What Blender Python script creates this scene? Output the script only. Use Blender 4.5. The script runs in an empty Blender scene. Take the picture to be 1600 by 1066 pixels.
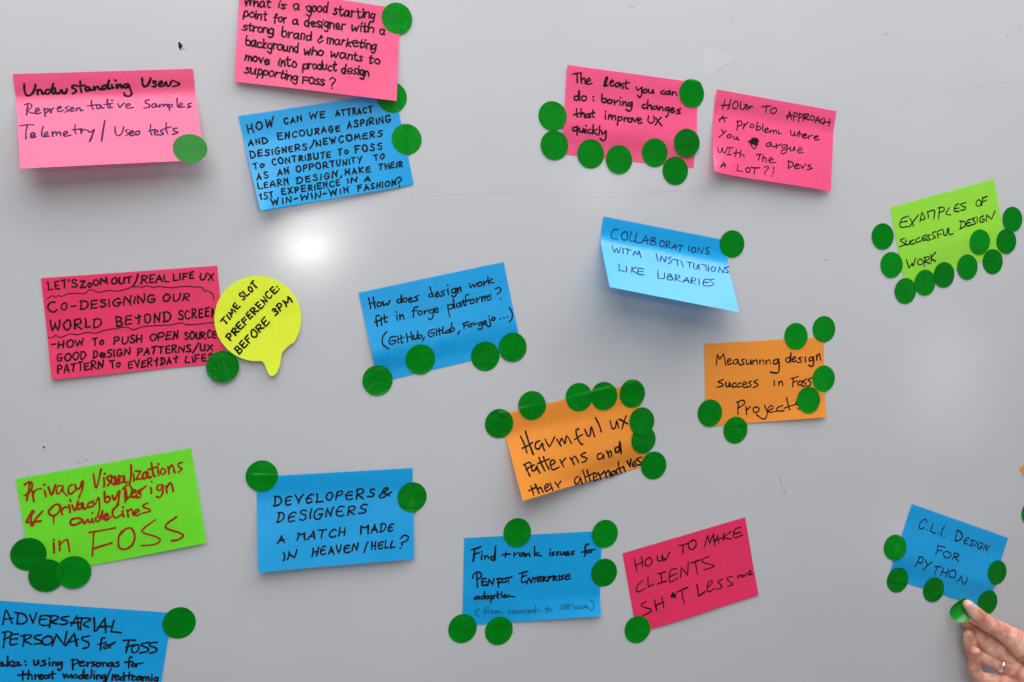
import bpy, bmesh, math, random
import numpy as np
from mathutils import Vector, Matrix

# ------------------------------------------------------------------ camera, world, lamps, exposure
# Board frame: x to the right, y up, z out of the board towards the room (metres).
# World: X = x, Y = -z, Z = y.  The board stands upright in the plane Y = 0.
SC = bpy.context.scene
COL = SC.collection
NRM = np.array([-0.30468778, -0.0486595, 0.9512085])      # board normal seen from the camera (points into the board)
FPX = 1608.1                                               # focal length, in pixels of the 1600 px wide photograph
CAM = np.array([-0.26874003, 0.04512002, 0.84007983])      # camera in the board frame
_up = np.cross(NRM, [1., 0, 0]); _up /= np.linalg.norm(_up)
if _up[1] > 0: _up = -_up
_rt = np.cross(_up, -NRM)
if _rt[0] < 0: _rt = -_rt
ROT = np.array([_rt, _up, -NRM])                           # camera axes -> board axes

def W(p):
    return Vector((float(p[0]), -float(p[2]), float(p[1])))

cd = bpy.data.cameras.new('camera'); cam = bpy.data.objects.new('camera', cd); COL.objects.link(cam)
cd.sensor_width = 36; cd.lens = 36 * FPX / 1600; cd.clip_start = 0.01; cd.clip_end = 50
cx, cy, cz = W(ROT @ [1, 0, 0]), W(ROT @ [0, -1, 0]), W(ROT @ [0, 0, -1])
m = Matrix((cx, cy, cz)).transposed().to_4x4(); m.translation = W(CAM); cam.matrix_world = m
SC.camera = cam

world = bpy.data.worlds.new('World'); SC.world = world; world.use_nodes = True
bg = world.node_tree.nodes['Background']
_n, _l = world.node_tree.nodes, world.node_tree.links                  # a dim room: darker opposite the board, lighter ceiling, side walls and floor
_tc = _n.new('ShaderNodeTexCoord'); _dp = _n.new('ShaderNodeVectorMath'); _dp.operation = 'DOT_PRODUCT'; _dp.inputs[1].default_value = (0.25, -0.97, 0.0)
_l.new(_tc.outputs['Generated'], _dp.inputs[0])
_mr = _n.new('ShaderNodeMapRange'); _mr.interpolation_type = 'SMOOTHSTEP'
_mr.inputs[1].default_value = 0.35; _mr.inputs[2].default_value = 0.85; _mr.inputs[3].default_value = 0.50; _mr.inputs[4].default_value = 0.13
_l.new(_dp.outputs['Value'], _mr.inputs[0]); _l.new(_mr.outputs[0], bg.inputs[1])
bg.inputs[0].default_value = (0.90, 0.94, 1.0, 1)

def lamp(name, loc, target, sx, sy, power, color, shape='RECTANGLE'):
    d = bpy.data.lights.new(name, 'AREA'); d.shape = shape; d.size = sx; d.size_y = sy
    d.energy = power; d.color = color
    o = bpy.data.objects.new(name, d); COL.objects.link(o)
    o.location = W(loc); o.rotation_euler = (W(target) - W(loc)).to_track_quat('-Z', 'Y').to_euler()
    return o
def mirrored(p, d, dist):                                   # where a lamp hangs whose reflection is seen at board point p
    d = np.array(d); d = d / np.linalg.norm(d)
    return np.array([p[0], p[1], 0.]) + d * dist
lamp('ceiling_and_fill_panel', (-0.10, 1.55, 0.66), (0.0, 0.0, 0.0), 2.0, 1.1, 28.5, (1.0, 0.98, 0.96))
lamp('ceiling_and_fill_panel', (1.05, 1.30, 0.36), (0.15, 0.0, 0.0), 0.9, 0.7, 15, (1.0, 0.98, 0.96))
lamp('ceiling_and_fill_panel', (-0.55, 1.25, 1.6), (-0.1, 0.0, 0.0), 1.6, 1.0, 20, (1.0, 0.98, 0.96))  # added fill panel, lightens the shadows below the curled notes
lamp('far_and_halo_lamp', mirrored((-0.155, 0.112), (0.125, 0.058, 0.99), 3.4), (-0.15, 0.11, 0), 0.34, 0.42, 2.6, (1, 0.99, 0.97), 'ELLIPSE')  # dim lamp added to spread a halo around the spot lamp's reflection
lamp('spot_lamp', mirrored((-0.173, 0.079), (0.113, 0.040, 0.993), 3.2), (-0.173, 0.079, 0), 0.085, 0.17, 2.9, (1, 0.98, 0.95), 'ELLIPSE')
for p_, d_, w_, h_, e_, c_ in [((0.082, 0.135), (0.384, 0.098, 0.918), .10, .16, .45, (1, .95, .85)), ((0.455, -0.05), (0.65, -0.085, 0.755), .26, .55, 1.1, (.95, .97, 1)),
                               ((0.401, -0.205), (0.62, -0.23, 0.75), .28, .30, .5, (1, .95, .88)), ((0.12, 0.012), (0.42, -0.035, 0.907), .10, .40, .4, (.97, .98, 1))]:
    lamp('far_and_halo_lamp', mirrored(p_, d_, 3.2), (*p_, 0), w_, h_, e_, c_, 'ELLIPSE')

vs = SC.view_settings; vs.view_transform = 'Standard'; vs.look = 'None'; vs.exposure = -0.08; vs.gamma = 1; vs.use_curve_mapping = False
SC.render.engine = 'CYCLES'

# ------------------------------------------------------------------ geometry helpers
def ray(px, py):
    return ROT @ np.array([(px - 800) / FPX, (py - 533) / FPX, 1.])
def at(px, py, z=0.0):                                      # point at height z above the board that the photo shows at (px, py)
    d = ray(px, py); t = (z - CAM[2]) / d[2]; return CAM + d * t
def proj(p):
    v = ROT.T @ (np.asarray(p) - CAM); return np.array([800 + FPX * v[0] / v[2], 533 + FPX * v[1] / v[2]])
def mm_per_px(px, py):
    r = (ROT.T @ (at(px, py) - CAM)); return r[2] / FPX

def mesh_obj(name, verts, faces, mat, parent=None, smooth=True):
    me = bpy.data.meshes.new(name)
    me.from_pydata([tuple(W(v)) for v in verts], [], [tuple(f) for f in faces]); me.update()
    bm = bmesh.new(); bm.from_mesh(me); bmesh.ops.recalc_face_normals(bm, faces=bm.faces); bm.to_mesh(me); bm.free()
    if smooth:
        for p in me.polygons: p.use_smooth = True
    me.materials.append(mat)
    o = bpy.data.objects.new(name, me); COL.objects.link(o)
    if parent: o.parent = parent
    return o
def tag(o, label, cat=None, group=None, kind=None):
    o['label'] = label
    if cat: o['category'] = cat
    if group: o['group'] = group
    if kind: o['kind'] = kind
    return o

# ------------------------------------------------------------------ materials
def new_mat(name):
    mt = bpy.data.materials.new(name); mt.use_nodes = True
    nt = mt.node_tree; return mt, nt, nt.nodes['Principled BSDF']
def noise(nt, scale, detail=4, vec=None, rough=0.55):
    n = nt.nodes.new('ShaderNodeTexNoise'); n.inputs['Scale'].default_value = scale; n.inputs['Detail'].default_value = detail
    n.inputs['Roughness'].default_value = rough
    if vec is None:
        tc = nt.nodes.new('ShaderNodeTexCoord'); vec = tc.outputs['Object']
    nt.links.new(vec, n.inputs['Vector']); return n
def vary(nt, b, col, amt, scale, hue=0.0):
    n = noise(nt, scale); r = nt.nodes.new('ShaderNodeMapRange'); r.inputs[1].default_value = 0.3; r.inputs[2].default_value = 0.7
    r.inputs[3].default_value = 1 - amt; r.inputs[4].default_value = 1 + amt
    nt.links.new(n.outputs['Fac'], r.inputs[0])
    h = nt.nodes.new('ShaderNodeHueSaturation'); h.inputs['Color'].default_value = (*col, 1)
    nt.links.new(r.outputs[0], h.inputs['Value']); nt.links.new(h.outputs[0], b.inputs['Base Color']); return h
def bump(nt, b, scale, strength, dist, detail=6, also_coat=False):
    n = noise(nt, scale, detail); bp = nt.nodes.new('ShaderNodeBump'); bp.inputs['Strength'].default_value = strength
    bp.inputs['Distance'].default_value = dist; nt.links.new(n.outputs['Fac'], bp.inputs['Height'])
    nt.links.new(bp.outputs[0], b.inputs['Normal'])
    if also_coat: nt.links.new(bp.outputs[0], b.inputs['Coat Normal'])
    return bp

def paper(name, col, rough=0.36, spec=0.68):
    mt, nt, b = new_mat(name)
    vary(nt, b, col, 0.035, 260); b.inputs['Roughness'].default_value = rough; b.inputs['Specular IOR Level'].default_value = spec
    n1, n2 = noise(nt, 1500, 3), noise(nt, 55, 3); ad = nt.nodes.new('ShaderNodeMath'); ad.operation = 'MULTIPLY_ADD'; ad.inputs[1].default_value = 6.0
    nt.links.new(n2.outputs['Fac'], ad.inputs[0]); nt.links.new(n1.outputs['Fac'], ad.inputs[2])
    bp = nt.nodes.new('ShaderNodeBump'); bp.inputs['Strength'].default_value = .3; bp.inputs['Distance'].default_value = .00022
    nt.links.new(ad.outputs[0], bp.inputs['Height']); nt.links.new(bp.outputs[0], b.inputs['Normal'])
    tr = nt.nodes.new('ShaderNodeBsdfTranslucent'); tr.inputs[0].default_value = (*[min(1, c * 1.05) for c in col], 1)     # light shines through thin paper
    mx = nt.nodes.new('ShaderNodeMixShader'); mx.inputs[0].default_value = .23
    nt.links.new(b.outputs[0], mx.inputs[1]); nt.links.new(tr.outputs[0], mx.inputs[2]); nt.links.new(mx.outputs[0], nt.nodes['Material Output'].inputs['Surface'])
    return mt
def ink(name, col, rough=0.55):
    mt, nt, b = new_mat(name); n = noise(nt, 420, 5); cr = nt.nodes.new('ShaderNodeValToRGB')       # uneven ink: dense and drier stretches
    cr.color_ramp.elements[0].position = .42; cr.color_ramp.elements[0].color = (*col, 1)
    cr.color_ramp.elements[1].position = .72; cr.color_ramp.elements[1].color = (*[c * 1.6 + .012 for c in col], 1)
    nt.links.new(n.outputs['Fac'], cr.inputs[0]); nt.links.new(cr.outputs[0], b.inputs['Base Color'])
    b.inputs['Roughness'].default_value = rough; b.inputs['Specular IOR Level'].default_value = 0.1
    return mt
PINK = paper('pink_paper', (0.97, 0.10, 0.265))
HOT = paper('hot_pink_paper', (0.93, 0.034, 0.145))
BLUE = paper('blue_paper', (0.0, 0.405, 0.86))
GREEN = paper('green_paper', (0.18, 0.86, 0.022))
LIME = paper('lime_paper', (0.34, 0.82, 0.055))
YELLOW = paper('yellow_paper', (0.84, 0.95, 0.02))
ORANGE = paper('orange_paper', (0.98, 0.335, 0.035))
BLACK = ink('black_ink', (0.006, 0.004, 0.007))
PURPLE = ink('purple_ink', (0.035, 0.012, 0.07))
NAVY = ink('navy_ink', (0.008, 0.02, 0.06))
RUST = ink('rust_ink', (0.26, 0.018, 0.002))
FAINT = ink('faint_blue_ink', (0.008, 0.12, 0.22))

def dot_material():
    mt, nt, b = new_mat('green_vinyl')
    h = vary(nt, b, (0.0, 0.17, 0.006), 0.10, 60)
    oi = nt.nodes.new('ShaderNodeObjectInfo'); r = nt.nodes.new('ShaderNodeMapRange'); r.inputs[3].default_value = .84; r.inputs[4].default_value = 1.3
    nt.links.new(oi.outputs['Random'], r.inputs[0]); mu = nt.nodes.new('ShaderNodeMath'); mu.operation = 'MULTIPLY'
    nt.links.new(r.outputs[0], mu.inputs[0]); nt.links.new(h.inputs['Value'].links[0].from_socket, mu.inputs[1]); nt.links.new(mu.outputs[0], h.inputs['Value'])
    b.inputs['Roughness'].default_value = 0.27; b.inputs['Specular IOR Level'].default_value = 0.15
    bump(nt, b, 75, 0.3, 0.004, 3)
    return mt
DOT = dot_material()

def board_material():
    mt, nt, b = new_mat('whiteboard_enamel')
    vary(nt, b, (0.495, 0.505, 0.53), 0.035, 4)
    b.inputs['Specular IOR Level'].default_value = 0.5; b.inputs['Coat Weight'].default_value = 0.6
    tc = nt.nodes.new('ShaderNodeTexCoord')
    mp = nt.nodes.new('ShaderNodeMapping'); mp.inputs['Scale'].default_value = (2.2, 1, 11); mp.inputs['Rotation'].default_value = (0, .35, 0)   # wipe smears
    nt.links.new(tc.outputs['Object'], mp.inputs['Vector'])
    n = noise(nt, 1.6, 6, mp.outputs[0], .65)
    for sock, lo, hi in (('Roughness', .36, .50), ('Coat Roughness', .085, .14)):
        r = nt.nodes.new('ShaderNodeMapRange'); r.inputs[1].default_value = .35; r.inputs[2].default_value = .65; r.inputs[3].default_value = lo; r.inputs[4].default_value = hi
        nt.links.new(n.outputs['Fac'], r.inputs[0]); nt.links.new(r.outputs[0], b.inputs[sock])
    n = noise(nt, 700, 3); bp = nt.nodes.new('ShaderNodeBump'); bp.inputs['Strength'].default_value = 0.07; bp.inputs['Distance'].default_value = 0.0005
    nt.links.new(n.outputs['Fac'], bp.inputs['Height']); nt.links.new(bp.outputs[0], b.inputs['Normal']); nt.links.new(bp.outputs[0], b.inputs['Coat Normal'])
    return mt
BOARD = board_material()

# ------------------------------------------------------------------ the whiteboard
def box(x0, x1, y0, y1, z0, z1):
    v = [(x, y, z) for z in (z0, z1) for y in (y0, y1) for x in (x0, x1)]
    return v, [(0, 1, 3, 2), (4, 6, 7, 5), (0, 4, 5, 1), (2, 3, 7, 6), (0, 2, 6, 4), (1, 5, 7, 3)]
v, fc = box(-1.25, 1.35, -0.75, 0.80, -0.018, 0.0)
board = mesh_obj('whiteboard', v, fc, BOARD, smooth=False)
tag(board, 'pale grey glossy whiteboard covered with sticky notes', 'whiteboard', kind='structure')

# ------------------------------------------------------------------ paper sheets
NW, NH = 0.127, 0.0762
class Sheet:
    """A note as a developable sheet: its top strip sticks to the board, below it the paper lifts by tl / tr degrees."""
    def __init__(s, x, y, ang, tl, tr, s0=12, s1=24, base=0.0003, curl=(0, 0), wave=0.0006, w=NW, h=NH, back=(0, 0), seed=0, strip=0, pin=(0, 0)):
        s.o = np.array([x, y]); a = math.radians(ang); s.w, s.h, s.base, s.curl, s.wave, s.pin = w, h, base, curl, wave, pin
        s.ex = np.array([math.cos(a), math.sin(a)]); s.ey = np.array([math.sin(a), -math.cos(a)])
        s.S = np.linspace(0, h, 241); mid = .5 * (s.S[1:] + s.S[:-1]); ds = s.S[1]
        s.tab = []
        for th, bk in ((tl, back[0]), (tr, back[1])):
            t = np.clip((mid * 1000 - s0) / (s1 - s0), 0, 1); t = t * t * (3 - 2 * t)
            t2 = np.clip((mid * 1000 - 40) / 25, 0, 1); t2 = t2 * t2 * (3 - 2 * t2)
            th = np.radians(strip * (1 - t) + th * t - bk * t2)
            zz = np.r_[0, np.cumsum(np.sin(th) * ds)]; s.tab.append((np.r_[0, np.cumsum(np.cos(th) * ds)], zz - min(0, zz.min()), th))
        rnd = random.Random(seed); s.ph = [rnd.uniform(0, 6.28) for _ in range(3)]
    def pt(s, u, v, off=0.0):
        q = min(max(v, 0), s.h); k = min(max(u / s.w, 0), 1); r = []
        for c, z, th in s.tab:
            cc = np.interp(q, s.S, c); zz = np.interp(q, s.S, z)
            if v != q:
                e = th[-1] if v > q else th[0]; cc += (v - q) * math.cos(e); zz += (v - q) * math.sin(e)
            r.append((cc, zz))
        c = r[0][0] * (1 - k) + r[1][0] * k; z = r[0][1] * (1 - k) + r[1][1] * k
        vv = q / s.h; free = min(1, max(0, (vv - .15) / .5))
        lift = max(abs(s.tab[0][1][-1]), abs(s.tab[1][1][-1]))
        amp = min(s.wave, .00016 + lift * .10)
        pin = (s.pin[0] * (1 - k) + s.pin[1] * k) * min(1, max(0, (vv - .62) / .3)); pin = pin * pin * (3 - 2 * pin); z *= 1 - pin; amp *= 1 - pin
        z += amp * free * (math.sin(5 * k + s.ph[0]) + .5 * math.sin(9 * k + 4 * vv + s.ph[1]))
        z += s.curl[0] * max(0, 1 - math.hypot(k * 1.67, 1 - vv) / .45) ** 2 + s.curl[1] * max(0, 1 - math.hypot((1 - k) * 1.67, 1 - vv) / .45) ** 2
        p = s.o + s.ex * u + s.ey * c
        return np.array([p[0], p[1], max(z, 0) + s.base + off])
    def inv(s, px, py):                                     # where on the paper the photo's point lies
        p0 = at(px, py)[:2] - s.o; x = np.array([p0 @ s.ex, p0 @ s.ey]); g = np.array([px, py])
        for _ in range(12):
            e = proj(s.pt(*x)) - g; h = 1e-4
            J = np.array([(proj(s.pt(x[0] + h, x[1])) - g - e) / h, (proj(s.pt(x[0], x[1] + h)) - g - e) / h]).T
            x = x - np.linalg.solve(J, e)
        return x
    def normal(s, u, v):
        h = 1e-4; p = s.pt(u, v); n = np.cross(s.pt(u + h, v) - p, s.pt(u, v - h) - p); return n / np.linalg.norm(n)
    def height(s, x, y):                                    # height of the paper over board point x, y (None outside), signed inside distance
        d = np.array([x, y]) - s.o; u, v = d @ s.ex, d @ s.ey
        ins = min(u, s.w - u, v, s.h - v)
        return ins, s.pt(min(max(u, 0), s.w), min(max(v, 0), s.h))[2]

def sheet_mesh(name, sh, mat, nu=36, nv=44):
    V = [sh.pt(sh.w * i / nu, sh.h * j / nv) for j in range(nv + 1) for i in range(nu + 1)]
    F = [(j * (nu + 1) + i, (j + 1) * (nu + 1) + i, (j + 1) * (nu + 1) + i + 1, j * (nu + 1) + i + 1) for j in range(nv) for i in range(nu)]
    return mesh_obj(name, V, F, mat)

# ------------------------------------------------------------------ handwriting: a pen-stroke alphabet (cap height 100; ~ marks a curved stroke)
G = {
'A': "0,0 32,100 62,0/12,35 55,38", 'B': "5,98 3,0/~3,98 38,100 50,80 38,58 8,52 8,52 48,48 58,25 42,3 3,0",
'C': "~58,86 38,100 12,82 2,45 14,8 38,0 60,14", 'D': "8,98 5,0/~0,98 35,95 60,65 55,25 30,3 0,0",
'E': "52,98 5,95 3,2 54,5/4,52 44,54", 'F': "56,99 4,95/5,97 3,0/4,50 44,53", 'G': "~58,86 38,100 12,82 2,45 15,8 40,0 58,18 60,42/36,43 66,43",
'H': "5,100 3,0/58,100 56,0/4,48 57,53", 'I': "5,100 5,0", 'J': "~45,100 45,25 30,0 5,8", 'K': "5,100 3,0/55,98 6,46 58,0",
'L': "5,100 3,3 50,5", 'M': "0,0 8,98 36,35 64,98 72,0", 'N': "2,0 5,98 52,2 56,102", 'O': "~34,98 10,82 2,45 14,8 36,0 58,20 64,60 50,92 26,99",
'P': "6,98 3,0/~0,94 36,101 56,78 44,52 5,45", 'Q': "~34,98 8,80 2,45 14,8 36,0 60,22 64,62 50,92 28,98/40,25 70,-8",
'R': "6,98 3,0/~0,94 36,101 54,78 42,55 6,48 6,48 26,32 60,0", 'S': "~54,88 34,100 12,86 18,62 44,42 52,18 34,0 2,8",
'T': "0,96 62,100/32,98 30,0", 'U': "~3,100 2,40 12,6 32,0 52,12 58,45 60,100", 'V': "0,100 28,0 58,102", 'W': "0,100 18,0 42,76 60,2 84,102",
'X': "0,98 56,0/54,102 0,0", 'Y': "0,100 28,52/58,102 12,-4", 'Z': "2,96 56,98 2,2 60,4",
'a': "~46,52 28,62 6,46 4,14 20,0 38,14 47,56 47,56 46,12 56,2", 'b': "5,100 4,4/~4,42 24,60 46,44 42,10 20,0 4,8",
'c': "~46,50 28,61 6,42 6,14 24,0 48,10", 'd': "~44,46 26,60 6,42 4,14 20,0 40,16 45,48/50,102 46,2",
'e': "~5,30 44,36 42,54 24,62 6,44 6,14 24,0 50,10", 'f': "~44,90 32,100 20,88 18,40 14,-14/0,56 40,58",
'g': "~44,48 26,60 6,44 6,18 22,4 40,20 46,58 46,58 44,-20 28,-42 4,-30", 'h': "5,100 4,0/~4,32 20,56 38,52 42,28 43,0",
'i': "5,60 5,0/5,82 7,88", 'j': "~18,60 18,-20 6,-40 -10,-32/18,82 20,88", 'k': "5,100 4,0/40,60 6,27 44,0", 'l': "5,102 6,0",
'm': "4,60 4,0/~4,34 16,58 30,50 32,0 32,0/~32,34 46,58 60,50 62,0", 'n': "4,60 4,0/~4,34 20,58 38,52 42,28 43,0",
'o': "~28,60 8,48 3,20 18,0 40,8 47,36 36,57 20,60", 'p': "5,60 3,-40/~4,42 24,60 46,44 42,14 20,2 4,12",
'q': "~44,48 26,60 6,44 6,18 22,4 40,20 46,58 46,58 45,-42 58,-30", 'r': "4,60 5,0/~5,32 18,54 38,58",
's': "~38,53 22,61 8,48 22,32 36,17 22,0 0,6", 't': "~18,94 17,20 24,0 40,8/0,62 40,65", 'u': "~4,60 4,18 16,0 36,12 42,60 42,60 42,10 52,2",
'v': "2,60 22,0 46,62", 'w': "~0,60 10,4 20,4 32,44 32,44 42,4 52,6 64,62", 'x': "2,58 44,0/46,60 0,0", 'y': "2,60 24,10/48,62 26,0 6,-40",
'z': "4,56 42,58 4,2 46,4", '1': "2,76 24,100 23,0", '3': "~6,90 30,100 46,80 22,56 22,56 50,36 40,6 2,4",
'?': "~4,80 22,101 48,86 42,62 22,44 22,26/21,3 24,0", '!': "8,100 6,28/5,4 7,0", '.': "4,3 7,0", ',': "10,10 2,-20", ':': "6,50 8,45/5,8 7,3",
'-': "4,43 38,47", '/': "0,-6 30,106", '(': "~26,106 8,72 6,28 26,-10", ')': "~2,106 22,72 22,28 2,-10", "'": "7,102 3,80",
'&': "~60,0 24,56 18,86 32,100 44,82 8,32 14,4 34,0 62,40", '+': "2,32 46,34/24,56 22,8",
# other hands
'\u03b5': "~60,90 34,99 10,76 5,46 16,10 38,-2 64,10/8,48 50,52",            # round E
'\u0261': "~50,50 28,60 8,44 10,22 26,12 42,26 46,44 46,44 20,2 4,-20 16,-38 44,-22", # looped g
'\u0398': "~20,60 36,84 46,64 14,44 6,20 24,0 54,24",                        # ampersand as a loop
'\u028d': "0,0 2,98 34,70 66,98 70,0",                                        # flat M
'\u03c9': "~0,92 4,12 24,0 40,50 40,50 44,8 62,4 96,70",                      # swinging W
'\u03a8': "0,72 16,58 52,76/34,98 28,0",
'\u0393': "14,0 16,52/~0,50 14,62 30,54/40,60 15,28",
}
def catmull(P, sub=6):
    out = []
    for i in range(len(P) - 1):
        p0 = P[i - 1] if i else 2 * P[0] - P[1]; p1, p2 = P[i], P[i + 1]; p3 = P[i + 2] if i + 2 < len(P) else 2 * P[-1] - P[-2]
        if np.allclose(p1, p2): continue
        if np.allclose(p0, p1): p0 = 2 * p1 - p2
        if np.allclose(p3, p2): p3 = 2 * p2 - p1
        for k in range(sub):
            t = k / sub
            out.append(.5 * (2 * p1 + (p2 - p0) * t + (2 * p0 - 5 * p1 + 4 * p2 - p3) * t * t + (3 * p1 - p0 - 3 * p2 + p3) * t ** 3))
    out.append(P[-1]); return out
GLYPH = {}
for ch, spec in G.items():
    st = []
    for part in spec.split('/'):
        cur = part.startswith('~'); P = [np.array([float(a) for a in q.split(',')]) / 100 for q in part.lstrip('~').split()]
        st.append((cur, P))
    GLYPH[ch] = (st, max(p[0] for _, P in st for p in P))

def ribbon(pts, wd, rnd):
    """Flat pen stroke of width wd through 2-D points: one outline polygon strip with round ends."""
    pts = [np.array(p) for p in pts]; L = [pts[0]]
    for a, b in zip(pts[:-1], pts[1:]):
        n = max(1, int(np.linalg.norm(b - a) / (wd * 1.1)))
        for k in range(1, n + 1): L.append(a + (b - a) * k / n)
    n = len(L); V, F = [], []
    w0 = rnd.uniform(.9, 1.12); ph = rnd.uniform(0, 6)
    tang = []
    for i in range(n):
        t = L[min(i + 1, n - 1)] - L[max(i - 1, 0)]; l = np.linalg.norm(t); tang.append(t / l if l > 1e-9 else np.array([1., 0]))
    for i in range(n):
        r = wd / 2 * w0 * (1 + .10 * math.sin(ph + i * .7)); t = tang[i]; nn = np.array([-t[1], t[0]])
        V += [L[i] + nn * r, L[i] - nn * r]
        if i: F.append((2 * i - 2, 2 * i, 2 * i + 1, 2 * i - 1))
    for i, sg in ((0, -1), (n - 1, 1)):
        t = tang[i] * sg; nn = np.array([-t[1], t[0]]); r = wd / 2 * w0; b = len(V)
        for k in range(7):
            a = math.pi * k / 6; V.append(L[i] + r * (nn * math.cos(a) + t * math.sin(a)))
        F.append(tuple(range(b, b + 7)))
    # round the sharp turns
    for i in range(1, n - 1):
        a, b_ = L[i] - L[i - 1], L[i + 1] - L[i]
        la, lb = np.linalg.norm(a), np.linalg.norm(b_)
        if la > 1e-9 and lb > 1e-9 and (a @ b_) / la / lb < .75:
            b = len(V)
            for k in range(10): V.append(L[i] + wd / 2 * w0 * np.array([math.cos(k * .628), math.sin(k * .628)]))
            F.append(tuple(range(b, b + 10)))
    return V, F

class Pen:
    def __init__(s, sh, zo, weight, slant=0.0, seed=1, messy=1.5):
        s.sh, s.zo, s.slant, s.messy = sh, zo, slant, messy; s.rnd = random.Random(seed); s.V, s.F = [], []; s.k = 0
        c = at(zo[0] + 400 * zo[2], zo[1] + 250 * zo[2]); s.wpx = weight
    def px(s, x, y): return s.zo[0] + s.zo[2] * x, s.zo[1] + s.zo[2] * y
    def scale(s, x, y): return mm_per_px(*s.px(x, y)) * s.zo[2]
    def stroke(s, pts, wd):
        V, F = ribbon(pts, wd, s.rnd); b = len(s.V); s.k += 1; off = 0.00005 + 0.000010 * (s.k % 9)
        s.V += [s.sh.pt(p[0], p[1], off + 7e-7 * i) for i, p in enumerate(V)]; s.F += [tuple(i + b for i in f) for f in F]
    def word(s, text, x0, y0, x1, y1, H, weight=None, slant=None, gap=.27):
        p0, p1 = s.sh.inv(*s.px(x0, y0)), s.sh.inv(*s.px(x1, y1)); d = p1 - p0; ln = np.linalg.norm(d); d = d / ln; up = np.array([d[1], -d[0]])
        sc = s.scale((x0 + x1) / 2, (y0 + y1) / 2); hh = H * sc; wd = (weight or s.wpx) * 1.14 * sc; sl = s.slant if slant is None else slant
        adv = []; 
        for ch in text: adv.append(.32 if ch == ' ' else GLYPH[ch][1] * s.rnd.uniform(.86, 1.16))
        tot = sum(adv) + gap * (len(text) - 1); x = 0.0; R = s.rnd; j = s.messy
        for ch, a in zip(text, adv):
            if ch != ' ':
                st, gw = GLYPH[ch]; sy = hh * R.uniform(1 - .06 * j, 1 + .06 * j); by = R.uniform(-.04, .04) * j * hh; rot = R.uniform(-.05, .05) * j
                for cur, P in st:
                    Q = []
                    for i, p in enumerate(P):
                        same = i and np.allclose(p, P[i - 1])
                        jit = Q[-1][2] if same else np.array([R.uniform(-.03, .03), R.uniform(-.03, .03)]) * j
                        Q.append((p, same, jit))
                    pp = [p + jt for p, _, jt in Q]
                    if cur: pp = catmull(pp)
                    else:
                        bow = []                              # a hand never draws dead straight
                        for a_, b_ in zip(pp[:-1], pp[1:]):
                            dd = b_ - a_; c = R.uniform(-.05, .05) * j
                            for k in range(4):
                                t = k / 4; bow.append(a_ + dd * t + np.array([-dd[1], dd[0]]) * c * 4 * t * (1 - t))
                        bow.append(pp[-1]); pp = bow
                    out = []
                    for p in pp:
                        gx = p[0] / gw * a if gw else p[0]; gx = gx if gw else p[0]
                        gx += (p[1] - .3) * (sl + rot); gy = p[1] + (p[0] - gw / 2) * rot
                        out.append(p0 + d * ((x + gx) / tot * ln) + up * (gy * sy + by))
                    s.stroke(out, wd)
            x += a + gap
    def line(s, pts, weight, curved=True):
        P = [s.sh.inv(*s.px(*p)) for p in pts]; c = s.scale(*pts[0])
        if len(P) == 2:                                       # a hand never draws dead straight
            d = P[1] - P[0]; P = [P[0], (P[0] + P[1]) / 2 + np.array([-d[1], d[0]]) * s.rnd.uniform(-.05, .05), P[1]]
        s.stroke(catmull(P, 5) if curved else P, weight * s.rnd.uniform(.92, 1.1) * c)
    def scribble(s, cx, cy, rx, ry, n, weight):
        pts = []
        for i in range(n):
            a = i * 2.55; r = .25 + .75 * s.rnd.random()
            pts.append((cx + rx * r * math.cos(a) * s.rnd.uniform(.8, 1.1), cy + ry * r * math.sin(a) * s.rnd.uniform(.8, 1.1)))
        s.line(pts, weight)
    def build(s, mat, parent, label=None):
        o = mesh_obj('handwriting', s.V, s.F, mat, parent, smooth=False)
        if label: o['label'] = label
        return o

def pen_path(p, text, weight):
    """strokes traced from the writing: points in the pen's own frame, | lifts the pen"""
    for st in text.split('|'): p.line([tuple(float(a) for a in q.split(',')) for q in st.split()], weight * 1.12)

NOTES = {}
def note(key, label, mat, sheet):
    o = sheet_mesh('sticky_note', sheet, mat); tag(o, label, 'sticky note', 'sticky notes on the whiteboard')
    NOTES[key] = sheet; return o
E_ = '\u03b5'

# --- pink, understanding users
sh = Sheet(-0.3848, 0.2018, 5.40, 24.2, 22.6, seed=1, strip=-8)
n_ = note('understanding', 'pink note curling off the board, reading Understanding Users, with one dot at its corner', PINK, sh)
z = (0, 90, .2125)
p = Pen(sh, z, 13, .12, 11)
pen_path(p, """178,195 180,240 190,272 212,280 240,262 256,225 262,200|272,238 278,272|278,250 292,238 306,245 312,268 325,262|362,235 340,240 332,258 345,270 368,255 385,215 393,192|387,215 383,250 390,264 402,262|404,226 412,260 436,262 452,240 462,262 484,258 492,234|560,205 535,208 530,222 552,232 560,250 533,266|590,175 592,225 600,256|570,212 626,205|650,215 632,222 630,242 648,245 660,225 665,240 680,238|690,215 695,240 705,220 722,215 730,235 745,232|775,205 755,212 752,232 775,230 792,200 803,168|795,200 794,226 810,228|822,200 826,225 838,222|846,167 852,170|858,200 862,225 872,205 888,200 893,220 904,215|935,195 915,200 910,218 930,222 945,200|945,198 960,240 968,268 950,285 920,280 912,262|1045,153 1048,190 1060,212 1085,205 1105,165 1108,153|1150,178 1130,172 1125,185 1148,198 1140,215 1120,212|1165,200 1195,188 1185,175 1168,190 1175,212 1205,206 1222,180 1228,205 1245,208 1260,176|1268,168 1322,195 1270,214""", 14)
p.build(BLACK, n_, 'thick black handwriting, first line')
p = Pen(sh, z, 10, .15, 12)
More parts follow.
